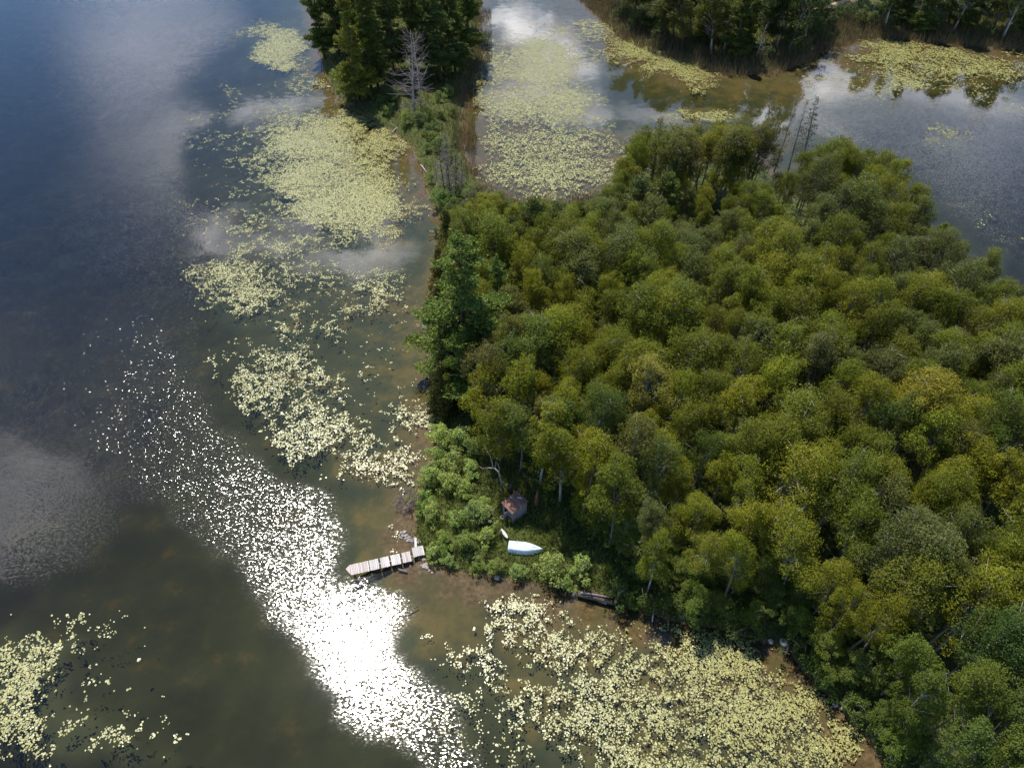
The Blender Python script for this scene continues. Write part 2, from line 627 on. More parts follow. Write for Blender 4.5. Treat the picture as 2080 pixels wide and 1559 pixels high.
def shore_sd(x, y):
    return np.maximum(poly_sd(x, y, LAND), poly_sd(x, y, FAR)) + (fbm(x * 0.45, y * 0.45, 5, 3) - 0.5) * 1.3


# lily beds: they root where the lake is shallow, so the bed rises under them
EL = [  # cx, cy, rx, ry, peak density : beds as seen, unprojected to the water
    (650, 300, 120, 70, 1.0), (710, 390, 115, 95, 1.0), (590, 365, 95, 32, .9), (560, 425, 160, 55, .42), (620, 480, 175, 55, .45), (450, 232, 85, 38, .30), (560, 95, 52, 36, .85), (535, 60, 65, 25, .5),
    (605, 150, 45, 45, .35), (480, 180, 45, 30, .25), (790, 290, 50, 45, .65), (785, 480, 50, 60, .5), (700, 600, 140, 60, .46), (530, 620, 125, 55, .62), (450, 580, 75, 50, .58), (600, 780, 120, 70, .68),
    (560, 700, 110, 70, .5), (650, 870, 90, 60, .66), (740, 945, 95, 50, .58), (825, 790, 42, 45, .32), (838, 870, 45, 80, .5), (795, 985, 30, 22, .55), (690, 955, 60, 40, .35), (600, 930, 60, 40, .3),
    (30, 1380, 100, 100, .85), (130, 1290, 50, 30, .4), (120, 1480, 140, 80, .52), (235, 1510, 50, 60, .45), (0, 1290, 60, 60, .35), (320, 1520, 40, 40, .18),
    (1000, 1222, 60, 30, .55), (1100, 1240, 130, 40, .66), (1180, 1300, 150, 60, .62), (1010, 1300, 120, 70, .5), (900, 1310, 80, 60, .42), (1100, 1400, 150, 60, .52), (1250, 1400, 150, 90, .68), (1350, 1460, 180, 90, .78),
    (1200, 1500, 130, 70, .85), (1450, 1360, 140, 60, .70), (1550, 1450, 140, 100, .75), (1680, 1520, 120, 70, .65), (1400, 1570, 300, 60, .8), (1085, 1475, 60, 30, .6), (980, 1400, 70, 50, .28), (1340, 1300, 90, 40, .5), (1480, 1320, 110, 35, .42),
    (1080, 130, 110, 60, .85), (1130, 75, 70, 25, .45), (1100, 205, 125, 55, .85), (1130, 335, 150, 75, .72), (1200, 300, 80, 60, .55), (1030, 320, 70, 80, .65), (1000, 230, 40, 60, .6), (1190, 60, 50, 30, .6), (1300, 95, 75, 35, .8),
    (1370, 135, 65, 28, .8), (1420, 160, 50, 20, .6), (1240, 60, 50, 40, .6), (1430, 228, 65, 16, .75), (1360, 232, 40, 10, .6), (1280, 260, 60, 20, .25),
    (1800, 112, 110, 32, .95), (1950, 135, 150, 36, .75), (1860, 162, 160, 26, .6), (1700, 165, 70, 20, .4), (1935, 275, 62, 24, .6), (1760, 190, 110, 20, .22), (2040, 200, 60, 40, .3), (1985, 440, 60, 60, .12), (2050, 500, 30, 30, .3), (770, 1085, 22, 12, .5),
    (590, 620, 210, 330, .36), (690, 780, 170, 230, .34), (600, 350, 260, 170, .33), (1180, 1390, 340, 180, .36), (1110, 220, 160, 200, .36), (130, 1420, 190, 150, .27), (1850, 150, 260, 70, .3)]


def pad_field(px, py):
    d = np.zeros_like(px)
    for cx, cy, rx, ry, pk in EL:
        q = ((px - cx) / rx) ** 2 + ((py - cy) / ry) ** 2
        d = np.maximum(d, pk * np.exp(-.85 * q ** 1.3))
    return d


def gz(x, y, sd=None):
    x, y = np.asarray(x, float), np.asarray(y, float)
    if sd is None:
        sd = shore_sd(x, y)
    n = fbm(x * 0.25, y * 0.25, 11, 4) - 0.5
    land = np.minimum(0.32 * sd, 0.6 + 0.035 * np.maximum(sd, 0)) + 0.35 * n * np.clip(sd / 2, 0, 1)
    d = -sd
    dc = P(840, 1120)
    shelf = np.clip(1.25 - np.hypot(x - dc[0], (y - dc[1])) / 9.0, 0, 1)      # the sandy shelf round the dock
    steep = 0.34 * np.minimum(d, 3) + np.clip(d - 3, 0, 12) * 0.13 + np.clip(d - 15, 0, 40) * 0.08
    gentle = 0.10 * d + np.clip(d - 5, 0, 9) * 0.16 + np.clip(d - 14, 0, 40) * 0.08
    depth = steep * (1 - shelf) + gentle * shelf
    inner = np.clip((y - 100) / 25, 0, 1) * np.clip((x + 8) / 10, 0, 1) * np.clip(1.4 - d / 30, 0, 1)      # the shallow inner bays
    depth = depth * (1 - .62 * inner)
    near = (np.abs(x) < 140) & (y > 8) & (y < 240)
    bx, by = to_px(x, np.where(near, y, 100.0), np.zeros_like(x))
    depth = np.minimum(depth, 5.2)
    depth = np.where(near & (sd < 0), depth * (1 - .62 * np.clip(pad_field(bx, by) * 2.2, 0, 1)), depth)
    depth = depth * (1 + 0.5 * n)
    return np.where(sd > 0, np.maximum(land, 0.02 * sd), -depth)


def gz1(x, y):
    return float(gz(np.array([x]), np.array([y]))[0])


def on_ground(px, py, z0=0.6):
    p = P(px, py, z0)
    for _ in range(3):
        p = P(px, py, gz1(p[0], p[1]))
    return p


def grid_axis(a, b, step, far):
    c = list(np.arange(a, b + 1e-6, step))
    lo, hi, s = [], [], step
    x = a
    while x > -far:
        s *= 1.5; x -= s; lo.append(x)
    s, x = step, b
    while x < far:
        s *= 1.5; x += s; hi.append(x)
    return np.array(lo[::-1] + c + hi)


def grid_mesh(name, xs, ys, zf):
    X, Y = np.meshgrid(xs, ys)
    Z = zf(X.ravel(), Y.ravel())
    v = np.stack([X.ravel(), Y.ravel(), Z], 1)
    nx, ny = len(xs), len(ys)
    i = (np.arange(ny - 1)[:, None] * nx + np.arange(nx - 1)[None, :]).ravel()
    f = np.stack([i, i + 1, i + nx + 1, i + nx], 1)
    return mesh_np(name, v, f, 4, True), X.ravel(), Y.ravel()


me, _, _ = grid_mesh('ground', grid_axis(-115, 125, 0.75, 3500), grid_axis(5, 235, 0.75, 3500), gz)
tag(link('ground', me, None, M['ground']), kind='structure')

me, X, Y = grid_mesh('lake_water', grid_axis(-115, 125, 0.9, 3600), grid_axis(5, 235, 0.9, 3600), lambda x, y: np.zeros_like(x))
# where the wind ruffles the lake: the open side, out of the lee of the point and of the lily beds
lee_line = W2([(-60, 860), (60, 900), (180, 930), (280, 1000), (430, 1110), (560, 1285), (650, 1400), (740, 1490), (830, 1560), (900, 1640),
               (1010, 1640), (965, 1500), (930, 1430), (860, 1380), (800, 1330), (815, 1255), (818, 1205), (760, 1180), (700, 1160), (698, 1060),
               (690, 1010), (620, 985), (540, 950), (480, 880), (430, 770), (400, 680), (360, 560), (330, 420), (330, 250), (420, 120), (520, 0), (560, -80)])
ruf_poly = lee_line + [np.array([-900., 2500.]), np.array([-2500., 2500.]), np.array([-2500., 20.])]
sdr = poly_sd(X, Y, ruf_poly) + (fbm(X * 0.3, Y * 0.3, 31, 4) - 0.5) * 4.0
wide = np.interp(Y, [25, 60, 100], [2.0, 3.0, 16.0])
ruf = np.clip(sdr / wide + 0.4, 0, 1)
core = P(700, 1300)
ruf *= np.interp(np.hypot(X - core[0], Y - core[1]), [5, 18, 45, 105], [0.30, 0.60, 0.92, 0.20])
right = poly_sd(X, Y, W2([(1620, 215), (1750, 190), (2100, 240), (2300, 300), (2300, 700), (2060, 560), (1900, 420), (1820, 330), (1700, 280)]))
ruf = np.maximum(ruf, 0.28 * np.clip(right / 8 + 0.4, 0, 1))
lee_ripple = poly_sd(X, Y, W2([(-200, 880), (120, 940), (260, 1020), (200, 1140), (60, 1190), (-200, 1200)]))
ruf = np.maximum(ruf, 0.22 * np.clip(lee_ripple / 4 + 0.5, 0, 1))
a = me.attributes.new('ruffle', 'FLOAT', 'POINT')
a.data.foreach_set('value', ruf.astype(np.float32))
tag(link('lake_water', me, None, M['water']), kind='structure')

# ------------------------------------------------------------------ leaf clouds
def leaf_quads(c, size, aspect=0.62, up=0.6, outward=None, seed=0):
    """one diamond-shaped leaf per centre; returns verts"""
    r = np.random.default_rng(seed)
    n = len(c)
    nrm = r.normal(size=(n, 3))
    nrm /= np.linalg.norm(nrm, axis=1)[:, None]
    if outward is not None:
        nrm = nrm * (1 - 0.45) + outward * 0.45
    nrm[:, 2] += up
    nrm /= np.linalg.norm(nrm, axis=1)[:, None] + 1e-9
    a = r.normal(size=(n, 3))
    t = np.cross(nrm, a)
    t /= np.linalg.norm(t, axis=1)[:, None] + 1e-9
    b = np.cross(nrm, t)
    s = (size * r.uniform(0.65, 1.3, n))[:, None]
    v = np.empty((n, 4, 3))
    v[:, 0] = c - t * s * 0.5
    v[:, 1] = c + b * s * 0.5 * aspect
    v[:, 2] = c + t * s * 0.5
    v[:, 3] = c - b * s * 0.5 * aspect
    return v.reshape(-1, 3)


def quads_mesh(name, v, mat):
    n = len(v) // 4
    me = mesh_np(name, v, np.arange(n * 4).reshape(n, 4), 4)
    me.materials.append(mat)
    return me


def broadleaf(seed, h, base, rad, clumps, per, leaf, trunk_mat, lean=0.6, name='birch'):
    """returns (trunk mesh, crown mesh)"""
    r = random.Random(seed)
    nr = np.random.default_rng(seed)
    tb = MB()
    lx, ly = r.uniform(-lean, lean), r.uniform(-lean, lean)
    path = lambda t: Vector((lx * t * t + 0.18 * math.sin(5 * t + seed), ly * t * t + 0.15 * math.cos(4 * t + seed), h * t))
    ts = [0, 0.12, 0.3, 0.5, 0.7, 0.88]
    tb.tube([path(t) - Vector((0, 0, 0.3 if t == 0 else 0)) for t in ts], [0.15 * (1 - 0.88 * t) * h / 12 + 0.02 for t in ts], 7)
    cc, cr = [], []
    tries = 0
    while len(cc) < clumps and tries < 4000:
        tries += 1
        u = r.random()
        zt = base + (h - base) * (0.05 + 0.93 * u ** 0.75)
        f = (zt - base) / (h - base)
        prof = math.sin(math.pi * min(1, (f * 0.86 + 0.13))) ** 0.62
        ang = r.uniform(0, 2 * math.pi)
        rr = rad * prof * (0.95 * math.sqrt(r.uniform(0.05, 1.0))) * (1 + 0.34 * math.sin(2 * ang + seed) + 0.28 * math.sin(3 * ang + 2.1 * seed + 3 * f))
        q = path(min(1, zt / h))
        p = Vector((q.x + rr * math.cos(ang), q.y + rr * math.sin(ang), zt))
        s = rad * r.uniform(0.13, 0.36)
        if all((p - c2).length > 0.55 * max(s, s2) for c2, s2 in zip(cc, cr)):
            cc.append(p); cr.append(s)
    vs = []
    for i, (p, s) in enumerate(zip(cc, cr)):
        k = int(per * (s / (0.35 * rad)) ** 2 * r.uniform(0.6, 1.15))
        d = nr.normal(size=(k, 3))
        d /= np.linalg.norm(d, axis=1)[:, None]
        rr = s * nr.uniform(0.30, 1.0, k) ** 0.5 * (1 + 0.25 * np.sin(d[:, 0] * 5 + i) * np.cos(d[:, 1] * 4 - i))
        pos = np.array(p) + d * rr[:, None] * np.array([1, 1, 0.78])
        # some leaves trail below on hanging twigs
        hang = nr.random(k) < 0.10
        pos[hang, 2] -= nr.uniform(0.1, 0.7, hang.sum()) * s
        vs.append(leaf_quads(pos, leaf, 0.66, 0.6, d, seed * 100 + i))
        if i % 2 == 0:
            t0 = min(0.85, max(0.28, (p.z - r.uniform(1.2, 2.6)) / h))
            a0 = path(t0)
            mid = a0.lerp(p, 0.55) + Vector((0, 0, 0.25))
            tb.tube([a0, mid, p], [0.055 * h / 12, 0.035 * h / 12, 0.012], 5)
    # a few bare twigs poking out
    for i in range(8):
        p = cc[2 * r.randrange((len(cc) + 1) // 2)]
        e = p + Vector((r.uniform(-1, 1), r.uniform(-1, 1), r.uniform(0.0, 0.9))) * rad * r.uniform(.3, .65)
        tb.tube([p, p.lerp(e, .5) + Vector((0, 0, .08)), e], [0.035, 0.025, 0.008], 4)
    return tb.mesh(name + '_trunk', trunk_mat, True), quads_mesh(name + '_crown', np.concatenate(vs), M['leaf'])


def conifer(seed, h, base, rmax, whorl_gap, prof, per, needle, asp, plate=0.35, rise=0.1, mat='needle', bark='pine_bark', branches=(4, 6), keep=1.0, thick=1.0):
    r = random.Random(seed)
    nr = np.random.default_rng(seed)
    tb = MB()
    lx, ly = r.uniform(-.4, .4), r.uniform(-.4, .4)
    path = lambda z: Vector((lx * (z / h) ** 2, ly * (z / h) ** 2, z))
    zs = [-0.3, h * .3, h * .6, h * .85, h]
    tb.tube([path(z) for z in zs], [0.014 * h * thick, 0.011 * h * thick, 0.007 * h * thick, 0.003 * h * thick, 0.01], 7)
    vs = []
    z = base
    while z < h - 0.15:
        f = (z - base) / (h - base)
        for b in range(r.randint(*branches)):
            if r.random() > keep:
                continue
            Lb = rmax * prof(f) * r.uniform(0.62, 1.12) + 0.15
            ang = r.uniform(0, 2 * math.pi)
            zz = z + r.uniform(-.5, .5) * whorl_gap
            s = path(zz)
            d = Vector((math.cos(ang), math.sin(ang), 0))
            e = s + d * Lb + Vector((0, 0, Lb * (rise + r.uniform(-.08, .08))))
            tb.tube([s, s.lerp(e, .6) + Vector((0, 0, -0.04 * Lb)), e], [0.012 + 0.012 * Lb, 0.01 + 0.006 * Lb, 0.006], 4)
            k = int(per * (Lb ** 1.5) * r.uniform(.75, 1.2)) + 6
            t = nr.uniform(0.22, 1.04, k)
            w = (0.30 + 0.16 * Lb) * (1.1 - 0.55 * t)
            side = Vector((-d.y, d.x, 0))
            pts = (np.array(s)[None] + (np.array(e) - np.array(s))[None] * t[:, None]
                   + np.array(side)[None] * (nr.normal(size=k) * w * 0.75)[:, None])
            pts[:, 2] += nr.normal(size=k) * w * plate + 0.04
            vs.append(leaf_quads(pts, needle, asp, 0.35, None, seed * 1000 + len(vs)))
        z += whorl_gap * r.uniform(.8, 1.2)
    tip = path(h)
    k = int(per * 1.2) + 8
    pts = np.array(tip)[None] + nr.normal(size=(k, 3)) * np.array([.16, .16, .32]) - np.array([0, 0, .2])
    vs.append(leaf_quads(pts, needle, asp, 0.3, None, seed * 1000 + 999))
    return tb.mesh('conifer_trunk', M[bark], True), quads_mesh('conifer_crown', np.concatenate(vs), M[mat])


def dead_tree(seed, h, nb, spread, lean=(0, 0), rad=None, mat='dead_wood', start=0.25, up=0.25, forks=2, taper=1.0, wood2=None):
    r = random.Random(seed)
    tb, bb = MB(), MB()
    rad = rad or 0.012 * h + 0.03
    path = lambda t: Vector((lean[0] * t + 0.12 * math.sin(6 * t + seed), lean[1] * t + 0.1 * math.cos(5 * t + seed), h * t))
    ts = [0, .2, .4, .6, .8, 1]
    tb.tube([path(t) - Vector((0, 0, .3 if t == 0 else 0)) for t in ts], [rad * (1 - .88 * t) for t in ts], 7)
    for i in range(nb):
        t = r.uniform(start, .98)
        s = path(t)
        L = spread * (1.15 - taper * t) * r.uniform(.45 if taper == 1 else .15, 1.15)
        a = r.uniform(0, 2 * math.pi)
        e = s + Vector((math.cos(a), math.sin(a), up + r.uniform(-.25, .35))) * L
        m1 = s.lerp(e, .5) + Vector((r.uniform(-.1, .1), r.uniform(-.1, .1), -.05)) * L
        rb = max(.012, rad * .34 * (1.1 - t))
        bb.tube([s, m1, e], [rb, rb * .7, .007], 5)
        for k in range(forks):
            q = r.uniform(.35, .9)
            p0 = s.lerp(e, q)
            e2 = p0 + Vector((r.uniform(-1, 1), r.uniform(-1, 1), r.uniform(-.3, .6))) * L * .38
            bb.tube([p0, e2], [rb * .45, .006], 4)
    return tb.mesh('snag_trunk', M[mat], True), bb.mesh('snag_branches', M[wood2 or mat], True)


# --- prototypes (mesh data only; every tree below is its own set of objects)
BIRCH = [broadleaf(20 + i, 12.0, 2.6 + 0.5 * (i % 3), 2.35 + 0.20 * (i % 4), 66 + 6 * (i % 3), 330, 0.165, M['birch_bark'] if i % 3 else M['grey_bark'], 1.6) for i in range(10)]
CANOPY = [broadleaf(320 + i, 12.0, 5.0 + 0.5 * (i % 4), 2.75 + 0.30 * (i % 3), 66 + 6 * (i % 3), 330, 0.16, M['birch_bark'] if i % 3 else M['grey_bark'], 1.6) for i in range(9)]
pr_white = lambda f: (1 - f) ** 0.75 * (0.75 + 0.35 * math.sin(f * 17)) + 0.06
pr_cone = lambda f: (1 - f) ** 0.8 + 0.04
pr_round = lambda f: math.sin(math.pi * (0.12 + 0.85 * f)) ** 0.7
WHITE_PINE = [conifer(60 + i, 19.0, 2.0, 4.8, 1.35, pr_white, 120, 0.32, 0.34, 0.13, 0.14, branches=(5, 7)) for i in range(2)]
RED_PINE = [conifer(70 + i, 13.0, 4.0, 2.1, 0.55, pr_round, 85, 0.30, 0.30, 0.5, 0.22) for i in range(3)]
CEDAR = [conifer(80 + i, 12.0, 0.5, 2.1, 0.40, pr_cone, 80, 0.24, 0.5, 0.55, 0.22, branches=(5, 7)) for i in range(3)]
TALL_PINE = [conifer(90 + i, 20.0, 2.6, 3.6, 0.80, pr_white, 95, 0.36, 0.34, 0.3, 0.10, branches=(4, 6)) for i in range(3)]
DYING = [conifer(100 + i, 13.0, 3.0, 1.25, 0.6, pr_cone, 7 + 12 * i, 0.22, 0.4, 0.25, 0.05, branches=(3, 5), bark='twig') for i in range(2)]
SHRUB = []
for i in range(5):
    t_, c_ = broadleaf(130 + i, 2.0, 0.1, 1.25, 30, 150, 0.13, M['grey_bark'], 0.15, 'shrub')
    c_.materials[0] = M['shrub']
    SHRUB.append((t_, c_))
SNAG = [dead_tree(150 + i, 11.0, 30, 2.8, (0.5 - i * .5, .3), .20, 'dead_wood') for i in range(3)]
THIN_SNAG = [dead_tree(160 + i, 9.0, 90, 2.0, (.4, .3), 0.14, 'grey_bark', .10, .1, 3, 1.0, 'twig') for i in range(3)]

PALETTE = {'olive green': (0.128, 0.146, 0.014), 'yellow green': (0.168, 0.178, 0.014), 'dull grey-green': (0.110, 0.125, 0.032),
           'fresh green': (0.098, 0.132, 0.022), 'brownish green': (0.118, 0.118, 0.026), 'golden yellow': (0.27, 0.24, 0.035),
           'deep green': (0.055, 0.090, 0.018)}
PINE_COL = {'blue-green': (0.125, 0.170, 0.032), 'dark green': (0.085, 0.110, 0.024), 'olive': (0.110, 0.115, 0.026), 'bronze-green': (0.150, 0.130, 0.036),
            'yellowish green': (0.165, 0.165, 0.026)}


def plant(name, proto, loc, scale, rz, color, label, cat, group=None, parts=('trunk', 'crown'), tilt=(0, 0)):
    e = empty(name, loc, rz)
    e.rotation_euler = (tilt[0], tilt[1], rz)
    e.scale = scale if isinstance(scale, tuple) else (scale,) * 3
    a = link(parts[0], proto[0], e)
    b = link(parts[1], proto[1], e)
    if color is not None:
        b.color = (*color, 1)
    tag(e, label, cat, group)
    return e


def jitter(c, r, s=0.16):
    k = 1 + r.uniform(-s, s)
    return (c[0] * k * (1 + r.uniform(-.08, .08)), c[1] * k, c[2] * k * (1 + r.uniform(-.2, .2)))


taken = []     # (x, y, radius) of every tree foot

# ------------------------------------------------------------------ named trees of the point's west edge
R = random.Random(3)


def put(name, protos, k, px, py, top_py, proto_h, color, label, cat='tree', wide=1.0, parts=('trunk', 'crown'), r=1.6, group=None, tilt=(0, 0)):
    """a tree whose foot is at this pixel and whose tip reaches top_py"""
    p = on_ground(px, py)
    y = (CY - top_py) / F
    zt = H + p[1] * (-S_ + y * C_) / (C_ + y * S_)
    s = max(0.2, (zt - p[2]) / proto_h)
    taken.append((p[0], p[1], r))
    return plant(name, protos[k % len(protos)], p, (s * wide, s * wide, s), R.uniform(0, 6.28), None if color is None else jitter(color, R, .06), label, cat, group, parts, tilt)


put('white_pine', WHITE_PINE, 0, 948, 765, 472, 19, PINE_COL['blue-green'], 'tall blue-green white pine with layered flat branches on the west shore', 'pine tree', 1.28, r=2.6)
put('white_pine', WHITE_PINE, 1, 1012, 690, 520, 19, PINE_COL['blue-green'], 'smaller blue-green pine half hidden behind the tallest shore pine', 'pine tree', 1.1)
put('cedar', CEDAR, 0, 900, 625, 500, 12, PINE_COL['bronze-green'], 'bronze-green conical cedar leaning over the shore left of the tall pine', 'cedar tree', 1.15, r=1.4)
put('cedar', CEDAR, 1, 915, 575, 425, 12, PINE_COL['olive'], 'tallest olive cedar at the waterline behind the tall pine', 'cedar tree', 1.1, r=1.4)
put('cedar', CEDAR, 2, 893, 652, 570, 12, PINE_COL['bronze-green'], 'short bronze cedar at the water edge left of the tall pine', 'cedar tree', 1.2, r=1.2)
put('cedar', CEDAR, 1, 915, 800, 650, 12, PINE_COL['dark green'], 'dark cedar on the shore just below the tall blue-green pine', 'cedar tree', 1.15, r=1.6)
put('cedar', CEDAR, 2, 902, 835, 735, 12, PINE_COL['olive'], 'stubby dark cedar on the shore above the grassy clearing', 'cedar tree', 1.3, r=1.4)
put('red_pine', RED_PINE, 0, 1085, 545, 400, 13, PINE_COL['dark green'], 'dark red pine left of a row of three by the inner bay', 'pine tree', 1.05)
put('red_pine', RED_PINE, 1, 1125, 550, 412, 13, PINE_COL['dark green'], 'dark red pine in the middle of a row of three by the inner bay', 'pine tree')
put('red_pine', RED_PINE, 2, 1170, 555, 415, 13, PINE_COL['olive'], 'olive red pine right end of a row of three by the inner bay', 'pine tree')
put('red_pine', RED_PINE, 1, 985, 560, 440, 13, PINE_COL['dark green'], 'round dark pine directly behind the tall blue-green pine', 'pine tree', 1.15)
put('red_pine', RED_PINE, 2, 1035, 555, 440, 13, PINE_COL['dark green'], 'round dark pine between the tall pine and the row of three', 'pine tree', 1.1)
put('red_pine', RED_PINE, 0, 1290, 500, 358, 13, PINE_COL['dark green'], 'broad dark pine on the inner bay corner beneath the dead birch', 'pine tree', 1.25)
put('red_pine', RED_PINE, 2, 1340, 490, 355, 13, PINE_COL['dark green'], 'dark pine right of the broad pine at the inner bay corner', 'pine tree', 1.2)
put('red_pine', RED_PINE, 1, 1245, 510, 395, 13, PINE_COL['dark green'], 'dark pine left of the broad pine at the inner bay corner', 'pine tree', 1.1)
put('birch', BIRCH, 1, 1205, 560, 415, 12, PALETTE['fresh green'], 'round bright green birch beside the row of three red pines', 'tree', 1.05)
put('birch', BIRCH, 2, 965, 490, 385, 12, PALETTE['dull grey-green'], 'grey-green willow-like tree where the neck meets the wooded point', 'tree', 1.25)
put('birch', BIRCH, 3, 1010, 500, 400, 12, PALETTE['dull grey-green'], 'pale grey-green tree at the neck by the inner bay edge', 'tree', 1.2)
for k, (px, py, tp, lab) in enumerate([(988, 905, 735, 'tall birch at the clearing top corner'), (1015, 948, 775, 'tall birch behind the silver dead branch'), 
                                       (1098, 985, 800, 'tall birch up and right of the shed'), (1140, 1018, 835, 'tall birch right of the reddish stump'), (1182, 1058, 870, 'tall birch shading the bank right of the boat')]):
    put('birch', BIRCH, k + 2, px, py, tp + 22, 12, PALETTE['olive green' if k % 2 else 'yellow green'], lab, 'tree', .9)
put('birch', CANOPY, 4, 1290, 915, 738, 12, PALETTE['golden yellow'], 'golden yellow birch in the middle of the green forest', 'tree', .7, r=2.8)
put('birch', CANOPY, 5, 1800, 950, 752, 12, (0.23, 0.20, 0.02), 'birch with yellowing top near the tilted pale trunks', 'tree', .85, r=2.8)
# snags on the north shore
put('dying_spruce', DYING, 0, 1535, 345, 185, 13, (0.12, .09, .06), 'bare dead spruce leftmost of four standing by the north shore', 'dead tree', .9, tilt=(0, .05))
put('dying_spruce', DYING, 0, 1572, 350, 205, 13, (0.12, .09, .06), 'bare dead spruce second from left of four on the north shore', 'dead tree', .8, tilt=(0, .06))
put('dying_spruce', DYING, 0, 1600, 350, 208, 13, (0.12, .09, .06), 'bare dead spruce second from right of four on the north shore', 'dead tree', .9, tilt=(0, .08))
put('dying_spruce', DYING, 1, 1625, 345, 197, 13, (0.075, .085, .03), 'thin half-green spruce rightmost of four on the north shore', 'spruce tree', 1.2, tilt=(0, .05))
put('dying_spruce', DYING, 1, 1318, 400, 235, 13, (0.10, .10, .03), 'thin olive spruce standing behind the dead white birch', 'spruce tree', 1.7)
put('dead_birch', SNAG, 0, 1335, 385, 275, 11, None, 'dead white birch snag at the inner bay corner', 'dead tree', 1, ('trunk', 'crown'))
for k, (px, py, tp, tl) in enumerate([(1445, 415, 300, .12), (1460, 410, 305, .05), (1490, 400, 300, .2), (1530, 440, 295, .3), (1545, 430, 305, .28), (1400, 405, 310, .22), (1425, 420, 312, .1), (1475, 425, 308, .15), (1505, 425, 300, .22), (1380, 395, 290, .1)]):
    put('dead_birch', SNAG, k, px, py, tp, 11, None, ['pale dead trunk in the thin stand on the north side', 'pale dead trunk second in the thin north-side stand',
        'slanting pale dead trunk in the thin north-side stand', 'long pale dead trunk leaning right near the north-shore spruces',
        'shorter pale dead trunk leaning right beside a longer one', 'slanting grey trunk left of the thin north-side stand', 'slim bare trunk at the left of the north-side stand', 'slim bare trunk in the middle of the north-side stand',
        'slim bare trunk at the right of the north-side stand', 'bare trunk between the dead white birch and the stand'][k], 'dead tree', .7, ('trunk', 'crown'), r=.7, tilt=(0, tl))

# ------------------------------------------------------------------ forest on the point
CLEAR = np.array(W2([(820, 850), (960, 868), (1000, 935), (1045, 985), (1110, 1005), (1150, 1060), (1205, 1110), (1300, 1195), (1330, 1260), (900, 1300), (780, 1150)]))
NECK = np.array(W2([(830, -300), (1230, -300), (1230, 400), (1000, 470), (880, 480), (560, 250), (560, -300)]))
pts = []
cand_x = rng.uniform(-15, 62, 60000)
cand_y = rng.uniform(12, 112, 60000)
sdl = poly_sd(cand_x, cand_y, LAND)
ppx, ppy = to_px(cand_x, cand_y, np.full(60000, 6.0))
gpx, gpy = to_px(cand_x, cand_y, np.zeros(60000))
ok = (sdl > 1.3) & (poly_sd(cand_x, cand_y, CLEAR) < 0) & (poly_sd(cand_x, cand_y, NECK) < 0) & (ppx < 2190) & (ppy < 1660)
thin = fbm(cand_x * .12, cand_y * .12, 77, 3)
for x, y, k, t, gx, gy in zip(cand_x[ok], cand_y[ok], sdl[ok], thin[ok], gpx[ok], gpy[ok]):
    if len(pts) >= 400:
        break
    dmin = 2.35 + .9 * (t - .3)
    if 1310 < gx < 1600 and gy < 445:
        continue
    if all((x - a) ** 2 + (y - b) ** 2 > dmin ** 2 for a, b in pts) and all((x - a) ** 2 + (y - b) ** 2 > (dmin * .5 + q * .6) ** 2 for a, b, q in taken):
        pts.append((x, y))
print('forest', len(pts))
LANDMARKS = [(1045, 1030, 'grey shed'), (1066, 1112, 'upturned boat'), (955, 600, 'tall blue-green pine'), (1290, 780, 'golden yellow birch'), (1125, 440, 'row of three red pines'),
             (1300, 380, 'broad dark bay-corner pine'), (1470, 360, 'pale dead trunks on the north side'), (1600, 260, 'north-shore dead spruces'), (1900, 830, 'tilted pale trunks'),
             (1800, 800, 'yellow-topped birch'), (1890, 1150, 'broken silver deadfall'), (1590, 1305, 'two shore boulders'), (1215, 1215, 'dark log on the south shore'),
             (1850, 330, "forest's northeast shore corner"), (2060, 560, 'east edge of the water'), (1400, 1270, 'south shore tree shadows'), (1560, 560, 'centre of the forest canopy'),
             (1350, 600, 'canopy gap behind the tall pine'), (1620, 1000, 'hollow in the forest middle'), (1800, 1490, 'bottom right shoreline'), (2060, 1330, 'bottom right corner of the woods')]
# how high the wood stands along its far edge, as the skyline against the water shows
SKYLINE = [(860, 470), (900, 440), (960, 395), (1050, 408), (1200, 412), (1240, 372), (1290, 285), (1340, 245), (1500, 250), (1640, 285), (1720, 274), (1800, 305), (1850, 337), (1910, 390), (1930, 440), (2030, 500), (2085, 580), (2300, 640)]


def skyline_height(x, y, z):
    h_ = 14.0
    for _ in range(5):
        qx, _q = to_px(x, y, z + h_)
        y_ = (CY - np.interp(qx, [a for a, b in SKYLINE], [b for a, b in SKYLINE])) / F
        h_ = H + y * (-S_ + y_ * C_) / (C_ + y_ * S_) - z
    return float(h_)


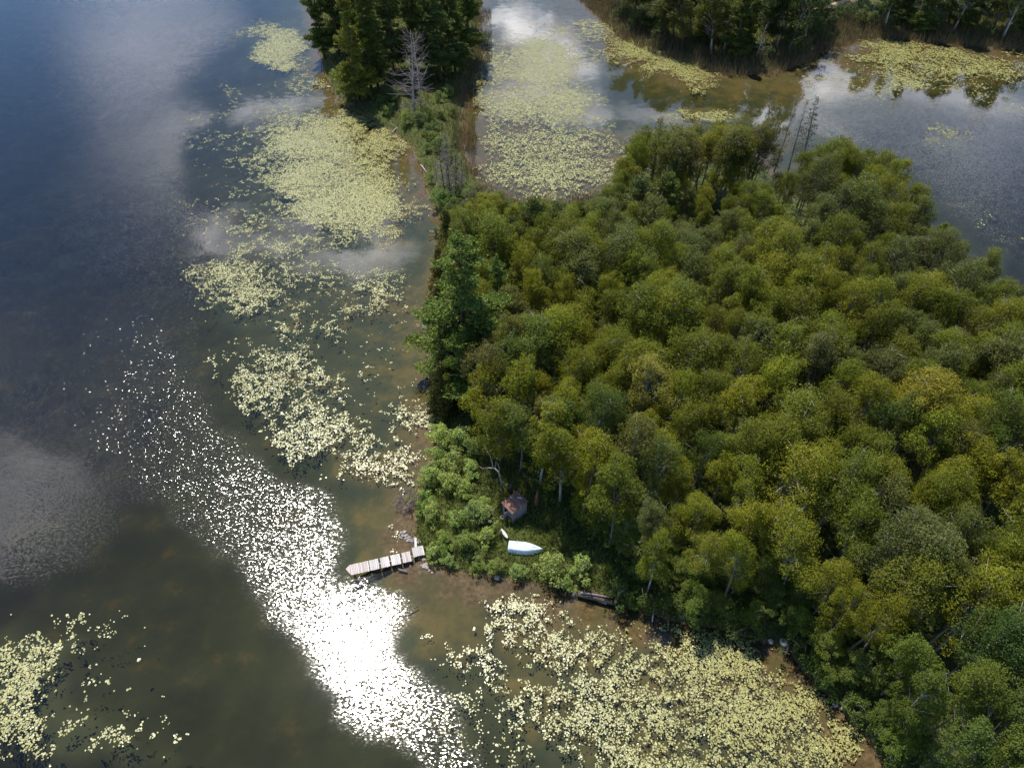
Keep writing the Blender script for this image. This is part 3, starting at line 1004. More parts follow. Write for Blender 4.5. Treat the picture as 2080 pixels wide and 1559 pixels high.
forest = []
for i, (x, y) in enumerate(pts):
    r = random.Random(1000 + i)
    z = gz1(x, y)
    gx, gy = to_px(x, y, z)
    t = vnoise(np.array([x * .09]), np.array([y * .09]), 9)[0] + r.uniform(-.28, .28)
    cn = ('dull grey-green' if t < .16 else 'olive green' if t < .46 else 'yellow green' if t < .78 else 'fresh green' if t < .92 else 'brownish green')
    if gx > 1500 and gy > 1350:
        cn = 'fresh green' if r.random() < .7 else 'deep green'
    hh = r.uniform(9.0, 13.4) + 2.2 * (fbm(np.array([x * .07]), np.array([y * .07]), 91, 2)[0] - .5)
    if r.random() < .08:
        hh *= .75
    sd = float(poly_sd(np.array([x]), np.array([y]), LAND)[0])
    if sd < 3:
        hh *= .95
    if 1280 < gx < 1600 and 430 < gy < 560:
        hh *= .62
    w = r.uniform(.66, .92)
    top = skyline_height(x, y, z) - .3
    if top < 3.2:
        continue
    if hh > top:
        hh, w = top, w * min(1.5, (hh / top) ** .6)
    s = hh / 12.0
    w *= .92 if sd < 3.5 else 1.0
    aspen = cn in ('dull grey-green', 'fresh green', 'deep green', 'brownish green')
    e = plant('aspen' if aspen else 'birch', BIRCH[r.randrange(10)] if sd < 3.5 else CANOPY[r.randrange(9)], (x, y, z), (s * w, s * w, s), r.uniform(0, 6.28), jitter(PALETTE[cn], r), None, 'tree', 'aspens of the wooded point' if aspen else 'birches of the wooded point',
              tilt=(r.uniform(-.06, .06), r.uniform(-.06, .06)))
    tx, ty = to_px(x, y, z + hh * .8)
    forest.append([e, tx, ty, cn])
for i in range(17):                       # tall bare-stemmed birches of the thin north stand
    r = random.Random(5000 + i)
    px, py = 1340 + i * 11.0 + r.uniform(-6, 6), r.uniform(375, 432)
    p = on_ground(px, py)
    y_ = (CY - r.uniform(238, 285)) / F
    hh = H + p[1] * (-S_ + y_ * C_) / (C_ + y_ * S_) - p[2]
    w = r.uniform(.8, 1.05)
    cn = r.choice(['olive green', 'yellow green', 'brownish green'])
    e = plant('birch', CANOPY[(2 * i + 1) % 9], p, (hh / 12 * w, hh / 12 * w, hh / 12), r.uniform(0, 6.28), jitter(PALETTE[cn], r), None, 'tree', 'birches of the wooded point', tilt=(r.uniform(-.05, .05), r.uniform(-.05, .18)))
    tx, ty = to_px(p[0], p[1], p[2] + hh * .8)
    forest.append([e, tx, ty, cn])
near = {}
for f in forest:
    k = min(range(len(LANDMARKS)), key=lambda q: (f[1] - LANDMARKS[q][0]) ** 2 + (f[2] - LANDMARKS[q][1]) ** 2)
    near.setdefault(k, []).append(f)
ordn = lambda n: 'closest' if n == 1 else '%d%s closest' % (n, 'th' if 10 < n % 100 < 14 else {1: 'st', 2: 'nd', 3: 'rd'}.get(n % 10, 'th'))
for k, fs in near.items():
    fs.sort(key=lambda f: (f[1] - LANDMARKS[k][0]) ** 2 + (f[2] - LANDMARKS[k][1]) ** 2)
    for j, f in enumerate(fs):
        f[0]['label'] = '%s %s crown, %s tree to the %s' % (f[3], f[0].name.split('.')[0], ordn(j + 1), LANDMARKS[k][2])

# saplings filling the shaded south and east-of-clearing edge
SAP = []
for k in range(2500):
    r = random.Random(3000 + k)
    px, py = r.uniform(1080, 1830), r.uniform(880, 1560)
    q = P(px, py)
    sd = float(poly_sd(np.array([q[0]]), np.array([q[1]]), LAND)[0])
    cl = float(poly_sd(np.array([q[0]]), np.array([q[1]]), CLEAR)[0])
    if 0.5 < sd < 5.5 and cl < -.3 and len(SAP) < 46 and all((q[0] - a[0]) ** 2 + (q[1] - a[1]) ** 2 > 1.9 ** 2 for a in SAP):
        SAP.append((q[0], q[1]))
for i, (x, y) in enumerate(SAP):
    r = random.Random(4000 + i)
    hh = r.uniform(3.0, 5.5)
    e = plant('sapling', BIRCH[r.randrange(10)], (x, y, gz1(x, y)), (hh / 12 * 1.5, hh / 12 * 1.5, hh / 12), r.uniform(0, 6.28), jitter(PALETTE['fresh green'], r), None, 'sapling', 'saplings along the south edge of the wood')
    SAP[i] = (e, *to_px(x, y, 2.5))
for f in SAP:
    k = min(range(len(LANDMARKS)), key=lambda q: (f[1] - LANDMARKS[q][0]) ** 2 + (f[2] - LANDMARKS[q][1]) ** 2)
    same = sorted(((q[1] - LANDMARKS[k][0]) ** 2 + (q[2] - LANDMARKS[k][1]) ** 2, j) for j, q in enumerate(SAP))
    f[0]['label'] = 'low green sapling, %s sapling to the %s' % (ordn([j for _, j in same].index(SAP.index(f)) + 1), LANDMARKS[k][2])

# tilted and fallen pale trunks seen through the canopy
def leaning_trunk(px, py, z0, px2, py2, z1, rad, label, nb=4):
    a, b = P(px, py, z0), P(px2, py2, z1)
    tb, bb = MB(), []
    A, B = Vector(a), Vector(b)
    L = (B - A).length
    dh = Vector((B.x - A.x, B.y - A.y, 0)).normalized()
    foot = A - dh * (A.z * .45)
    foot.z = gz1(foot.x, foot.y) - .2
    tb.tube([foot - A, Vector((0, 0, 0)), (B - A) * .5 + Vector((0, 0, .05 * L)), B - A], [rad * 1.25, rad, rad * .75, rad * .3], 7)
    r = random.Random(int(px))
    for i in range(nb):
        t = r.uniform(.45, 1)
        s = (B - A) * t
        bb.append([s, s + Vector((r.uniform(-1, 1), r.uniform(-1, 1), r.uniform(-.2, .8))) * L * .18])
    e = empty('leaning_trunk', a)
    tb.build('trunk', M['birch_bark'], e, True)
    for q in bb:
        m = MB(); m.tube(q, [rad * .3, .008], 4); m.build('branch', M['dead_wood'], e, True)
    tag(e, label, 'dead tree', 'leaning and fallen trunks')


leaning_trunk(1885, 870, 4.5, 1965, 772, 10.5, .13, 'long pale trunk tilting up to the right over a canopy gap')
leaning_trunk(1868, 850, 5.0, 1905, 800, 9.0, .10, 'shorter pale trunk beside the long tilted one')
leaning_trunk(1862, 1172, 6.0, 1935, 1088, 9.5, .12, 'silver forked deadfall trunk pointing up right', 9)
leaning_trunk(1823, 1150, 6.0, 1834, 1178, 7.0, .09, 'short white broken stem left of the silver deadfall', 1)
leaning_trunk(1820, 1250, 6.5, 1850, 1228, 8.0, .09, 'fallen pale branch below the silver deadfall', 3)
leaning_trunk(1980, 1230, 7.5, 2012, 1196, 10.0, .08, 'thin white stem in the canopy right of the silver deadfall', 3)
leaning_trunk(1730, 930, 5.0, 1770, 870, 9.5, .09, 'curving pale trunk between crowns in the forest middle', 4)
leaning_trunk(1910, 990, 5.0, 1940, 950, 9.0, .09, 'pale slanting trunk below the tilted pair', 3)

# ------------------------------------------------------------------ peninsula beyond the neck
PEN = 'pines on the peninsula'
for k, (px, py, tp, w, c, lab) in enumerate([
        (728, 205, -40, .95, 'yellowish green', 'tall yellowish pine with bare lower trunk, leftmost on the peninsula front'),
        (755, 185, -70, .8, 'dark green', 'slim dark pine second along the peninsula front'),
        (768, 178, -60, .9, 'olive', 'olive pine with twin bare stems on the peninsula front'),
        (660, 120, -90, .9, 'dark green', 'dark pine at the left edge of the peninsula by the water'),
        (690, 110, -110, .95, 'dark green', 'dark pine second from the left edge of the peninsula'),
        (800, 150, -110, .95, 'dark green', 'dark pine behind the big dead spruce on the peninsula'),
        (838, 140, -120, 1.0, 'olive', 'olive pine directly behind the dead spruce crown'),
        (872, 150, -90, .9, 'dark green', 'dark pine right of the dead spruce on the peninsula'),
        (895, 165, -60, 1.05, 'dark green', 'pine with pale trunk right of the dead spruce'),
        (925, 150, -50, 1.05, 'dark green', 'broad dark pine near the peninsula right edge'),
        (948, 120, -90, 1.0, 'dark green', 'rightmost dark pine on the peninsula above the reeds'),
        (720, 80, -160, 1.0, 'dark green', 'pine in the second row behind the peninsula left front'),
        (770, 70, -170, 1.0, 'dark green', 'pine in the second row behind the twin-stemmed pine'),
        (850, 70, -170, 1.0, 'olive', 'pine in the second row behind the dead spruce'),
        (910, 80, -160, 1.0, 'dark green', 'pine in the second row near the reed side'),
        (950, 60, -150, .9, 'dark green', 'pine in the second row at the right edge of the peninsula')]):
    put('tall_pine', TALL_PINE, k, px, py, tp, 20, PINE_COL[c], lab, 'pine tree', w * 1.12, group=PEN)
deadbig = [dead_tree(201, 16, 95, 5.0, (-.6, .2), .24, 'dead_wood', .10, .12, 5, .62, 'twig')]
put('dead_spruce', deadbig, 0, 843, 236, 60, 16, None, 'big bare dead spruce with many grey branches on the peninsula', 'dead tree', 1, ('trunk', 'crown'))
deadbig2 = [dead_tree(202, 14, 45, 4.6, (1.2, .2), .19, 'dead_wood', .25, .5, 4, .6)]
put('dead_spruce', deadbig2, 0, 855, 215, 75, 14, None, 'second dead tree with upswept branches behind the big dead spruce', 'dead tree', 1, ('trunk', 'crown'))
for k, (px, py, tp, lab) in enumerate([(903, 400, 285, 'thin bare snag, leftmost of the snags on the neck'), (915, 398, 262, 'tallest thin bare snag on the neck'),
                                       (927, 402, 290, 'thin bare snag, rightmost of the snags on the neck'), (909, 380, 272, 'thin bare snag behind the others on the neck'), (890, 385, 315, 'short bare snag left of the neck snags'), (938, 395, 310, 'short bare snag right of the neck snags')]):
    put('thin_snag', THIN_SNAG, k, px, py, tp, 9, None, lab, 'dead tree', .8, ('trunk', 'crown'), r=.5)

# shrubs: photo pixel of the foot, height, what is special
SH = [(700, 178, 2.6, 'left edge of the peninsula by the water'), (685, 160, 2.2, 'farthest left shrub on the peninsula shore'), (718, 185, 2.4, 'below the yellowish pine trunk'),
      (745, 205, 2.4, 'above the dark brush pile on the peninsula'), (775, 215, 2.2, 'between the brush pile and the dead spruce'), (800, 205, 2.6, 'left of the dead spruce foot'),
      (790, 232, 2.0, 'at the water below the dead spruce'), (825, 252, 2.0, 'just in front of the dead spruce foot'), (850, 255, 2.2, 'dense shrub right of the dead spruce foot'),
      (872, 245, 2.2, 'right of the dead spruce along the neck'), (868, 275, 2.2, 'mid neck on the ridge'), (885, 262, 1.8, 'mid neck near the reeds'), (880, 290, 1.8, 'lower mid neck'),
      (890, 300, 1.6, 'above the thin snags'), (895, 395, 2.0, 'left foot of the thin snags'), (878, 372, 1.6, 'neck shore left of the snags'), (935, 400, 2.4, 'right foot of the thin snags'),
      (905, 425, 2.6, 'dark shrub below the thin snags'), (925, 430, 2.4, 'dark shrub at the end of the neck'), (950, 412, 2.2, 'by the reeds at the end of the neck'),
      (890, 205, 2.0, 'under the peninsula pines'), (910, 195, 2.0, 'right side under the peninsula pines')]
rs = random.Random(77)
EXTRA = [(rs.uniform(690, 900), rs.uniform(150, 215)) for _ in range(16)] + [(rs.uniform(865, 925), rs.uniform(230, 330)) for _ in range(9)] + [(rs.uniform(890, 960), rs.uniform(350, 440)) for _ in range(8)]
EXTRA = [q for q in EXTRA if float(poly_sd(np.array([P(*q)[0]]), np.array([P(*q)[1]]), LAND)[0]) > 1.0]
XLM = [(843, 236, 'big dead spruce foot'), (728, 205, 'yellowish pine trunk'), (728, 222, 'dark stick pile'), (912, 400, 'foot of the thin neck snags'), (895, 165, 'pale-trunked pine on the peninsula'), (895, 280, 'middle of the neck')]
for q in EXTRA:
    near_ = lambda a: min(range(len(XLM)), key=lambda k: (a[0] - XLM[k][0]) ** 2 + (a[1] - XLM[k][1]) ** 2)
    k = near_(q)
    own = sorted((a for a in EXTRA if near_(a) == k), key=lambda a: (a[0] - XLM[k][0]) ** 2 + (a[1] - XLM[k][1]) ** 2)
    r = random.Random(int(q[0] * 7))
    plant('shrub', SHRUB[r.randrange(5)], on_ground(*q), r.uniform(.6, 1.2), r.uniform(0, 6), jitter((.12, .16, .04), r), 'small dusty green bush, %s bush to the %s' % (ordn(own.index(q) + 1), XLM[k][2]), 'shrub', 'small bushes of the peninsula and neck')
for k, (px, py, h, w) in enumerate(SH):
    p = on_ground(px, py)
    r = random.Random(400 + k)
    dark = 'dark' in w or k in (4, 5, 8)
    plant('shrub', SHRUB[k % 5], p, h / 2.0 * r.uniform(.9, 1.1), r.uniform(0, 6), jitter((.12, .175, .04) if dark else (.19, .245, .06), r), 'leafy green shrub, ' + w, 'shrub', 'shrubs on the peninsula and neck')
# shrubs of the clearing
SC = [(905, 905, 2.4, 'tall pale shrub at the top of the clearing'), (935, 905, 2.2, 'pale shrub at the clearing top beside the forest'), (960, 925, 2.2, 'light shrub against the dark trees at the clearing top'),
      (890, 940, 2.0, 'shrub on the clearing shore below the top one'), (920, 950, 2.2, 'shrub in the upper middle of the clearing'), (955, 960, 1.8, 'shrub left of the pale dead branch'),
      (880, 985, 2.4, 'rounded shrub on the shore above the brush pile'), (910, 995, 2.2, 'bright shrub in the middle of the clearing'), (945, 1000, 1.9, 'shrub between clearing middle and shed'),
      (860, 1030, 2.0, 'dark-based shrub beside the grey brush pile'), (880, 1055, 1.8, 'shrub just above the rocky dock corner'), (965, 1045, 2.0, 'light shrub left of the shed door'),
      (985, 1030, 1.4, 'light shrub near the shed front corner'), (985, 1060, 2.0, 'shrub with bare twigs in front of the shed'), (930, 1060, 1.6, 'low shrub in the lower clearing'),
      (900, 1105, 1.7, 'dark shrub right of the dock landing'), (885, 1130, 1.4, 'shrub nearest the dock on the shore'), (950, 1110, 1.8, 'dark green shrub halfway from dock to boat'),
      (985, 1100, 1.7, 'shrub left of the boat stern'), (970, 1150, 1.3, 'low shrub on the south bank left of the boat'), (1010, 1155, 1.3, 'low shrub on the south bank below the boat'),
      (1050, 1165, 1.4, 'low shrub on the south bank under the boat bow'), (1120, 1165, 2.6, 'big round bright shrub right of the boat bow'), (1175, 1165, 2.2, 'second bright shrub right of the boat at the forest edge'),
      (1035, 1060, .8, 'little yellow-green bush in front of the shed door'), (915, 1145, 1.2, 'low shrub on the south bank near the dock'), (1150, 1190, 1.5, 'shrub at the water right of the big round one')]
for k, (px, py, h, lab) in enumerate(SC):
    p = on_ground(px, py)
    r = random.Random(500 + k)
    c = (.15, .215, .05) if 'dark' in lab else (.19, .20, .04) if 'yellow' in lab else (.25, .32, .08)
    plant('shrub', SHRUB[(k + 2) % 5], p, h / 2.0, r.uniform(0, 6), jitter(c, r), lab, 'shrub', 'shrubs in the clearing')
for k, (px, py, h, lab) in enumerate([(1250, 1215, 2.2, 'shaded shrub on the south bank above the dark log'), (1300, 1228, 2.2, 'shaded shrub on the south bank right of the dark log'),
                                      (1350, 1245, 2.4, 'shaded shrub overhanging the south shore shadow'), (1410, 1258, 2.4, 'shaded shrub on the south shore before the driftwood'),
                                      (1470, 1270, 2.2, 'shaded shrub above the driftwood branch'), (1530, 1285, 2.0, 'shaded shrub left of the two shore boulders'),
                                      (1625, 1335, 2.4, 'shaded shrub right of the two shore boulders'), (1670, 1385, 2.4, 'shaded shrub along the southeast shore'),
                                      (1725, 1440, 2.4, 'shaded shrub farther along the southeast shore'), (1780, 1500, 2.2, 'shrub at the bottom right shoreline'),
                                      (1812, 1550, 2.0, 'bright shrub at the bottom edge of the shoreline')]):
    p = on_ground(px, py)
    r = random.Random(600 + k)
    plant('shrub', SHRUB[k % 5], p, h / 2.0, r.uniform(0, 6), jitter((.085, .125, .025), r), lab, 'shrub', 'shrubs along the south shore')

WB = [(886, 478, 'where the neck ends'), (897, 500, 'under the tallest olive cedar'), (889, 545, 'left of the tallest olive cedar'), (884, 600, 'below the bronze-green cedar'), (872, 640, 'above the dark wet boulder'),
      (876, 690, 'just below the dark wet boulder'), (884, 720, 'left of the tall pine foot'), (886, 762, 'left of the dark shore cedar'), (893, 790, 'at the dark shore cedar foot'), (894, 822, 'beside the stubby dark cedar'), (899, 862, 'between the root tangle and the clearing')]
for k, (px, py, w) in enumerate(WB):
    r = random.Random(650 + k)
    plant('shrub', SHRUB[k % 5], on_ground(px, py), r.uniform(.55, 1.0), r.uniform(0, 6), jitter((.10, .14, .035), r), 'bank bush overhanging the west shore ' + w, 'shrub', 'bushes overhanging the west shore')

# ------------------------------------------------------------------ far shore
FG = 'trees on the far shore'
FT = [(1290, 45), (1330, 62), (1255, 15), (1365, 75), (1400, 60), (1420, 92), (1450, 70), (1470, 105), (1500, 85), (1515, 112), (1545, 95), (1575, 100), (1590, 70), (1560, 50), (1610, 55),
      (1440, 40), (1390, 20), (1330, 20), (1500, 30), (1640, 60), (1790, 35), (1830, 45), (1860, 30), (1890, 48), (1925, 45), (1955, 58), (1985, 50), (2015, 65), (2045, 55), (2075, 66),
      (1905, 15), (1960, 15), (2020, 20), (2075, 20), (1750, 5), (1700, -5), (2110, 60), (1310, 55), (1350, 78), (1385, 90), (1445, 108), (1490, 118), (1600, 108), (1630, 85), (1800, 55), (1870, 62), (1935, 66), (2035, 76), (1665, 35), (1450, 0), (1560, 5), (1820, 0), (1270, -20), (1350, -30)]
FLM = [(1535, 90, 'forked dead birch on the far shore'), (1650, 18, 'sandy track on the far shore'), (1862, 20, 'white forked bare tree on the far shore'), (1250, 10, 'left end of the far shore'),
       (1400, 80, 'far reed belt beside the lily bed'), (2060, 60, 'far shore corner at top right'), (1740, 40, 'brushy gap on the far shore'), (1960, 40, 'dark woods behind the yellow lily bed'), (1340, 50, 'far shore point left of the dead birch')]


def far_label(px, py, pool):
    near_ = lambda q: min(range(len(FLM)), key=lambda k: (q[0] - FLM[k][0]) ** 2 + (q[1] - FLM[k][1]) ** 2)
    k = near_((px, py))
    own = sorted((q for q in pool if near_(q) == k), key=lambda q: (q[0] - FLM[k][0]) ** 2 + (q[1] - FLM[k][1]) ** 2)
    return '%s to the %s' % (ordn(own.index((px, py)) + 1), FLM[k][2])


for k, (px, py) in enumerate(FT):
    p = on_ground(px, py)
    r = random.Random(700 + k)
    con = k % 4 == 1
    p[2] -= 1.3
    cn = r.choice(['olive green', 'dull grey-green', 'deep green', 'deep green'])
    lab = far_label(px, py, FT)
    hh = r.uniform(12, 16)
    if con:
        plant('far_pine', TALL_PINE[k % 3], p, (hh / 17, hh / 17, hh / 18), r.uniform(0, 6), jitter(PINE_COL['dark green'], r), 'dark pine, ' + lab, 'pine tree', FG)
    else:
        plant('far_tree', BIRCH[k % 9], p, (hh / 12 * 1.25, hh / 12 * 1.25, hh / 12), r.uniform(0, 6), jitter(tuple(.8 * v for v in PALETTE[cn]), r), cn + ' tree, ' + lab, 'tree', FG)
put('dead_birch', SNAG, 1, 1535, 118, 50, 11, None, 'dead white forked birch at the far shore waterline', 'dead tree', 1, ('trunk', 'crown'), tilt=(0, .15))
put('dead_birch', SNAG, 2, 1862, 45, -10, 11, None, 'white forked bare tree on the far shore right of the track', 'dead tree', 1, ('trunk', 'crown'))
FS = [(1430, 85), (1400, 88), (1500, 95), (1518, 100), (1655, 62), (1680, 45), (1720, 40), (1745, 48), (1770, 52), (1700, 28), (1740, 25), (1780, 28), (1810, 55), (1660, 80), (1345, 80), (1300, 60), (1560, 118), (1600, 95),
      (1850, 62), (1900, 64), (2050, 75), (2000, 72), (1640, 28), (1690, 62), (1265, 40)]
for k, (px, py) in enumerate(FS):
    p = on_ground(px, py)
    r = random.Random(800 + k)
    plant('shrub', SHRUB[k % 5], p, r.uniform(1.1, 1.9), r.uniform(0, 6), jitter((.095, .125, .04), r), 'leafy shrub, ' + far_label(px, py, FS), 'shrub', 'shrubs on the far shore')
tb = MB()
pth = [on_ground(a, b) for a, b in [(1590, 28), (1625, 20), (1655, 16), (1690, 14), (1730, 2), (1780, -18)]]
vs, fs = [], []
for i, p in enumerate(pth):
    d = Vector(pth[min(i + 1, 5)] - pth[max(i - 1, 0)]).normalized()
    n = Vector((-d.y, d.x, 0)) * 1.3
    for q in (-1, 1):
        w = Vector(p) + n * q
        vs.append((w.x, w.y, gz1(w.x, w.y) + .14))
for i in range(5):
    fs.append((2 * i, 2 * i + 1, 2 * i + 3, 2 * i + 2))
tb.add(vs, fs)
mtrack = Mat('sandy_track')
mtrack = mtrack.done(mtrack.principled((.40, .27, .19), .95, .1).outputs[0])
tag(tb.build('path', mtrack), kind='structure')

# ------------------------------------------------------------------ ground cover
def blades(name, x, y, h, w, mat, lean=.25, seed=0, z=None):
    r = np.random.default_rng(seed)
    n = len(x)
    z = gz(x, y) if z is None else z
    a = r.uniform(0, 2 * np.pi, n)
    hh = h * r.uniform(.55, 1.2, n)
    b = np.stack([x, y, z], 1)
    side = np.stack([np.cos(a), np.sin(a), np.zeros(n)], 1) * (w * r.uniform(.7, 1.3, n))[:, None]
    tip = b + np.stack([r.normal(size=n) * lean * hh, r.normal(size=n) * lean * hh, hh], 1)
    v = np.empty((n, 3, 3))
    v[:, 0], v[:, 1], v[:, 2] = b - side, b + side, tip
    me = mesh_np(name, v.reshape(-1, 3), np.arange(3 * n).reshape(n, 3), 3)
    me.materials.append(mat)
    return link(name, me)


def scatter(poly, n, seed, smin=None, smax=None, dens=None):
    r = np.random.default_rng(seed)
    poly = np.asarray(poly)
    lo, hi = poly.min(0), poly.max(0)
    x, y = r.uniform(lo[0], hi[0], n), r.uniform(lo[1], hi[1], n)
    k = poly_sd(x, y, poly) > 0
    x, y = x[k], y[k]
    sd = shore_sd(x, y)
    k = np.ones(len(x), bool)
    if smin is not None: k &= sd > smin
    if smax is not None: k &= sd < smax
    if dens is not None: k &= r.random(len(x)) < dens(x, y)
    return x[k], y[k]


clear2 = W2([(800, 840), (985, 868), (1010, 935), (1060, 985), (1130, 1005), (1190, 1060), (1330, 1180), (1400, 1260), (1380, 1330), (900, 1300), (780, 1150)])
x, y = scatter(clear2, 60000, 1, .25, None, lambda x, y: np.clip(1.6 * fbm(x * .5, y * .5, 3) - .1, 0, 1))
tag(blades('clearing_grass', x, y, .55, .05, M['grass'], .4, 1), 'tall yellow-green grass filling the clearing around the boat and shed', 'grass', kind='stuff')
fo = [np.array(v) for v in ((-12., 12.), (62., 12.), (62., 112.), (-12., 112.))]
x, y = scatter(fo, 90000, 2, .2, None, lambda x, y: ((poly_sd(x, y, CLEAR) < .5) & (poly_sd(x, y, NECK) < 0)) * np.clip(fbm(x * .3, y * .3, 8) * 1.5, 0, 1))
r_ = np.random.default_rng(5)
c = np.stack([x, y, gz(x, y) + r_.uniform(.05, 1.0, len(x)) ** 1.5 * (0.4 + 1.3 * fbm(x * .4, y * .4, 21))], 1)
o = link('undergrowth', quads_mesh('undergrowth', leaf_quads(c, .30, .7, .9, None, 6), M['under']))
tag(o, 'low leafy undergrowth carpeting the forest floor', 'undergrowth', kind='stuff')
neck = W2([(600, -120), (1010, -120), (1000, 400), (1250, 390), (1250, 440), (880, 500), (600, 250)])
x, y = scatter(neck, 80000, 3, -.35, None, lambda x, y: np.clip(1.7 * fbm(x * .3, y * .3, 13) - .15, 0, 1))
tag(blades('neck_grass', x, y, .8, .07, M['fringe'], .35, 3), 'tan and green sedge on the neck and peninsula', 'grass', kind='stuff')
reedp = W2([(925, 20), (1010, 20), (1010, 200), (960, 330), (1000, 380), (1060, 405), (1200, 395), (1240, 420), (960, 440), (900, 260)])
x, y = scatter(reedp, 60000, 4, -2.6, 1.6, lambda x, y: np.clip(2.2 * fbm(x * .35, y * .35, 14) - .5, 0, 1))
tag(blades('bay_reeds', x, y, 1.5, .035, M['reed'], .12, 4, np.maximum(gz(x, y), -.4)), 'tan reed fringe on the inner bay side of the neck', 'reeds', kind='stuff')
farp = W2([(1100, -60), (1200, 20), (1280, 100), (1480, 170), (1600, 165), (1700, 115), (2300, 130), (2300, 60), (1900, 40), (1700, 30), (1500, 60), (1300, 20), (1200, -60)])
x, y = scatter(farp, 150000, 5, -3.0, 6.0, lambda x, y: np.clip(2.2 * fbm(x * .2, y * .2, 15) - .35, 0, 1))
tag(blades('far_shore_reeds', x, y, 1.7, .06, M['reed'], .15, 5, np.maximum(gz(x, y), -.4)), 'brown reed belt along the far shore', 'reeds', kind='stuff')
x, y = scatter(farp, 60000, 6, 3.0, 40, None)
tag(blades('far_shore_grass', x, y, .9, .10, M['fringe'], .35, 6), 'rough green grass behind the far reed belt', 'grass', kind='stuff')
sp = [np.array(v) for v in ((-18., 14.), (40., 14.), (40., 75.), (-18., 75.))]
x, y = scatter(sp, 90000, 7, -.25, .9, None)
tag(blades('shore_sedge', x, y, .45, .045, M['fringe'], .5, 7, np.maximum(gz(x, y), -.1)), 'sedge tufts hanging along the waterline of the point', 'grass', kind='stuff')

# ------------------------------------------------------------------ lily pads
def pads_in(name, region, lam, rlo, rhi, seed):
    r = np.random.default_rng(seed)
    reg = np.array([P(a, b)[:2] for a, b in region])
    lo, hi = reg.min(0), reg.max(0)
    n = int((hi[0] - lo[0]) * (hi[1] - lo[1]) * lam)
    x, y = r.uniform(lo[0], hi[0], n), r.uniform(lo[1], hi[1], n)
    px, py = to_px(x, y, np.zeros(n))
    k = poly_sd(x, y, reg) > 0
    x, y, px, py = x[k], y[k], px[k], py[k]
    wx, wy = (fbm(x * .13, y * .13, seed + 60, 3) - .5) * 190, (fbm(x * .13, y * .13, seed + 70, 3) - .5) * 110     # ragged outlines
    fs_ = np.clip((y * C_ + H * S_) / 80.0, .8, 1.6)
    d = pad_field(px + wx / fs_, py + wy / fs_) * {'south_bed': .66, 'bay_bed': .86, 'far_bed': .8, 'corner_bed': .72}.get(name, np.where(py > 520, .72, .88))
    k = d > .02
    x, y, d = x[k], y[k], d[k]
    n1 = fbm(x * 1.5, y * 1.5, seed + 40, 4)
    n2 = fbm(x * .18, y * .18, seed + 50, 2)
    nn = np.clip((n1 * .65 + n2 * .35 - .5) * 2.6 + .5, 0, 1)
    k = (.45 * nn + .55 * r.random(len(x)) < d * 1.02 - .05)
    x, y = x[k], y[k]
    k = shore_sd(x, y) < -.25
    x, y = x[k], y[k]
    rad = r.uniform(rlo, rhi, len(x)) * np.where(r.random(len(x)) < .16, 1.55, 1)
    return x, y, rad


def pad_mesh(name, x, y, rad, seed, tris=9):
    r = np.random.default_rng(seed)
    n = len(x)
    K = tris
    a0 = r.uniform(0, 2 * np.pi, n)
    ang = a0[:, None] + np.concatenate([[0.0], np.linspace(.28, 2 * np.pi - .28, K - 1)])[None]
    rr = np.concatenate([[.12], np.ones(K - 1)])[None] * rad[:, None] * r.uniform(.9, 1.08, (n, K))
    tx, ty = r.normal(size=n) * .05, r.normal(size=n) * .05
    dx, dy = rr * np.cos(ang), rr * np.sin(ang)
    z = .022 + r.uniform(0, .02, n)[:, None] + dx * tx[:, None] + dy * ty[:, None]
    v = np.stack([x[:, None] + dx, y[:, None] + dy, np.maximum(z, .006)], 2).reshape(-1, 3)
    me = mesh_np(name, v, np.arange(n * K).reshape(n, K), K)
    me.materials.append(M['pad'])
    return me


REG = [('west_bed', [(340, 40), (660, 20), (860, 260), (900, 520), (900, 1010), (640, 1010), (340, 660)], 105, .045, .085, 'pale lily pad bed spreading along the west shore'),
       ('corner_bed', [(-80, 1180), (380, 1180), (420, 1640), (-80, 1640)], 120, .04, .085, 'lily pad bed in the bottom left corner'),
       ('south_bed', [(780, 1060), (1300, 1180), (1640, 1300), (1850, 1640), (820, 1640), (780, 1200), (740, 1060)], 155, .037, .072, 'lily pad bed south of the tree shadows'),
       ('bay_bed', [(960, 10), (1250, 10), (1520, 180), (1540, 260), (1250, 400), (960, 420)], 52, .06, .11, 'lily pad bed filling the inner bay'),
       ('far_bed', [(1600, 60), (2120, 60), (2120, 560), (1900, 420), (1600, 200)], 36, .075, .135, 'yellow lily pad bed under the far shore')]
allbig = []
for q, (nm, reg, lam, lo, hi, lab) in enumerate(REG):
    x, y, rad = pads_in(nm, reg, lam, lo, hi, 900 + q)
    print('pads', nm, len(x))
    if nm in ('corner_bed', 'south_bed'):
        px, py = to_px(x, y, np.zeros(len(x)))
        f = y * C_ + H * S_
        app = rad / f * ((px > 0) & (px < 2080) & (py > 1000) & (py < 1559))
        allbig.append((q, x, y, rad, app))
    else:
        tag(link('lily_pads', pad_mesh('lily_pads', x, y, rad, q, 8)), lab, 'lily pads', kind='stuff')
cut = np.sort(np.concatenate([b[4] for b in allbig]))[-300]
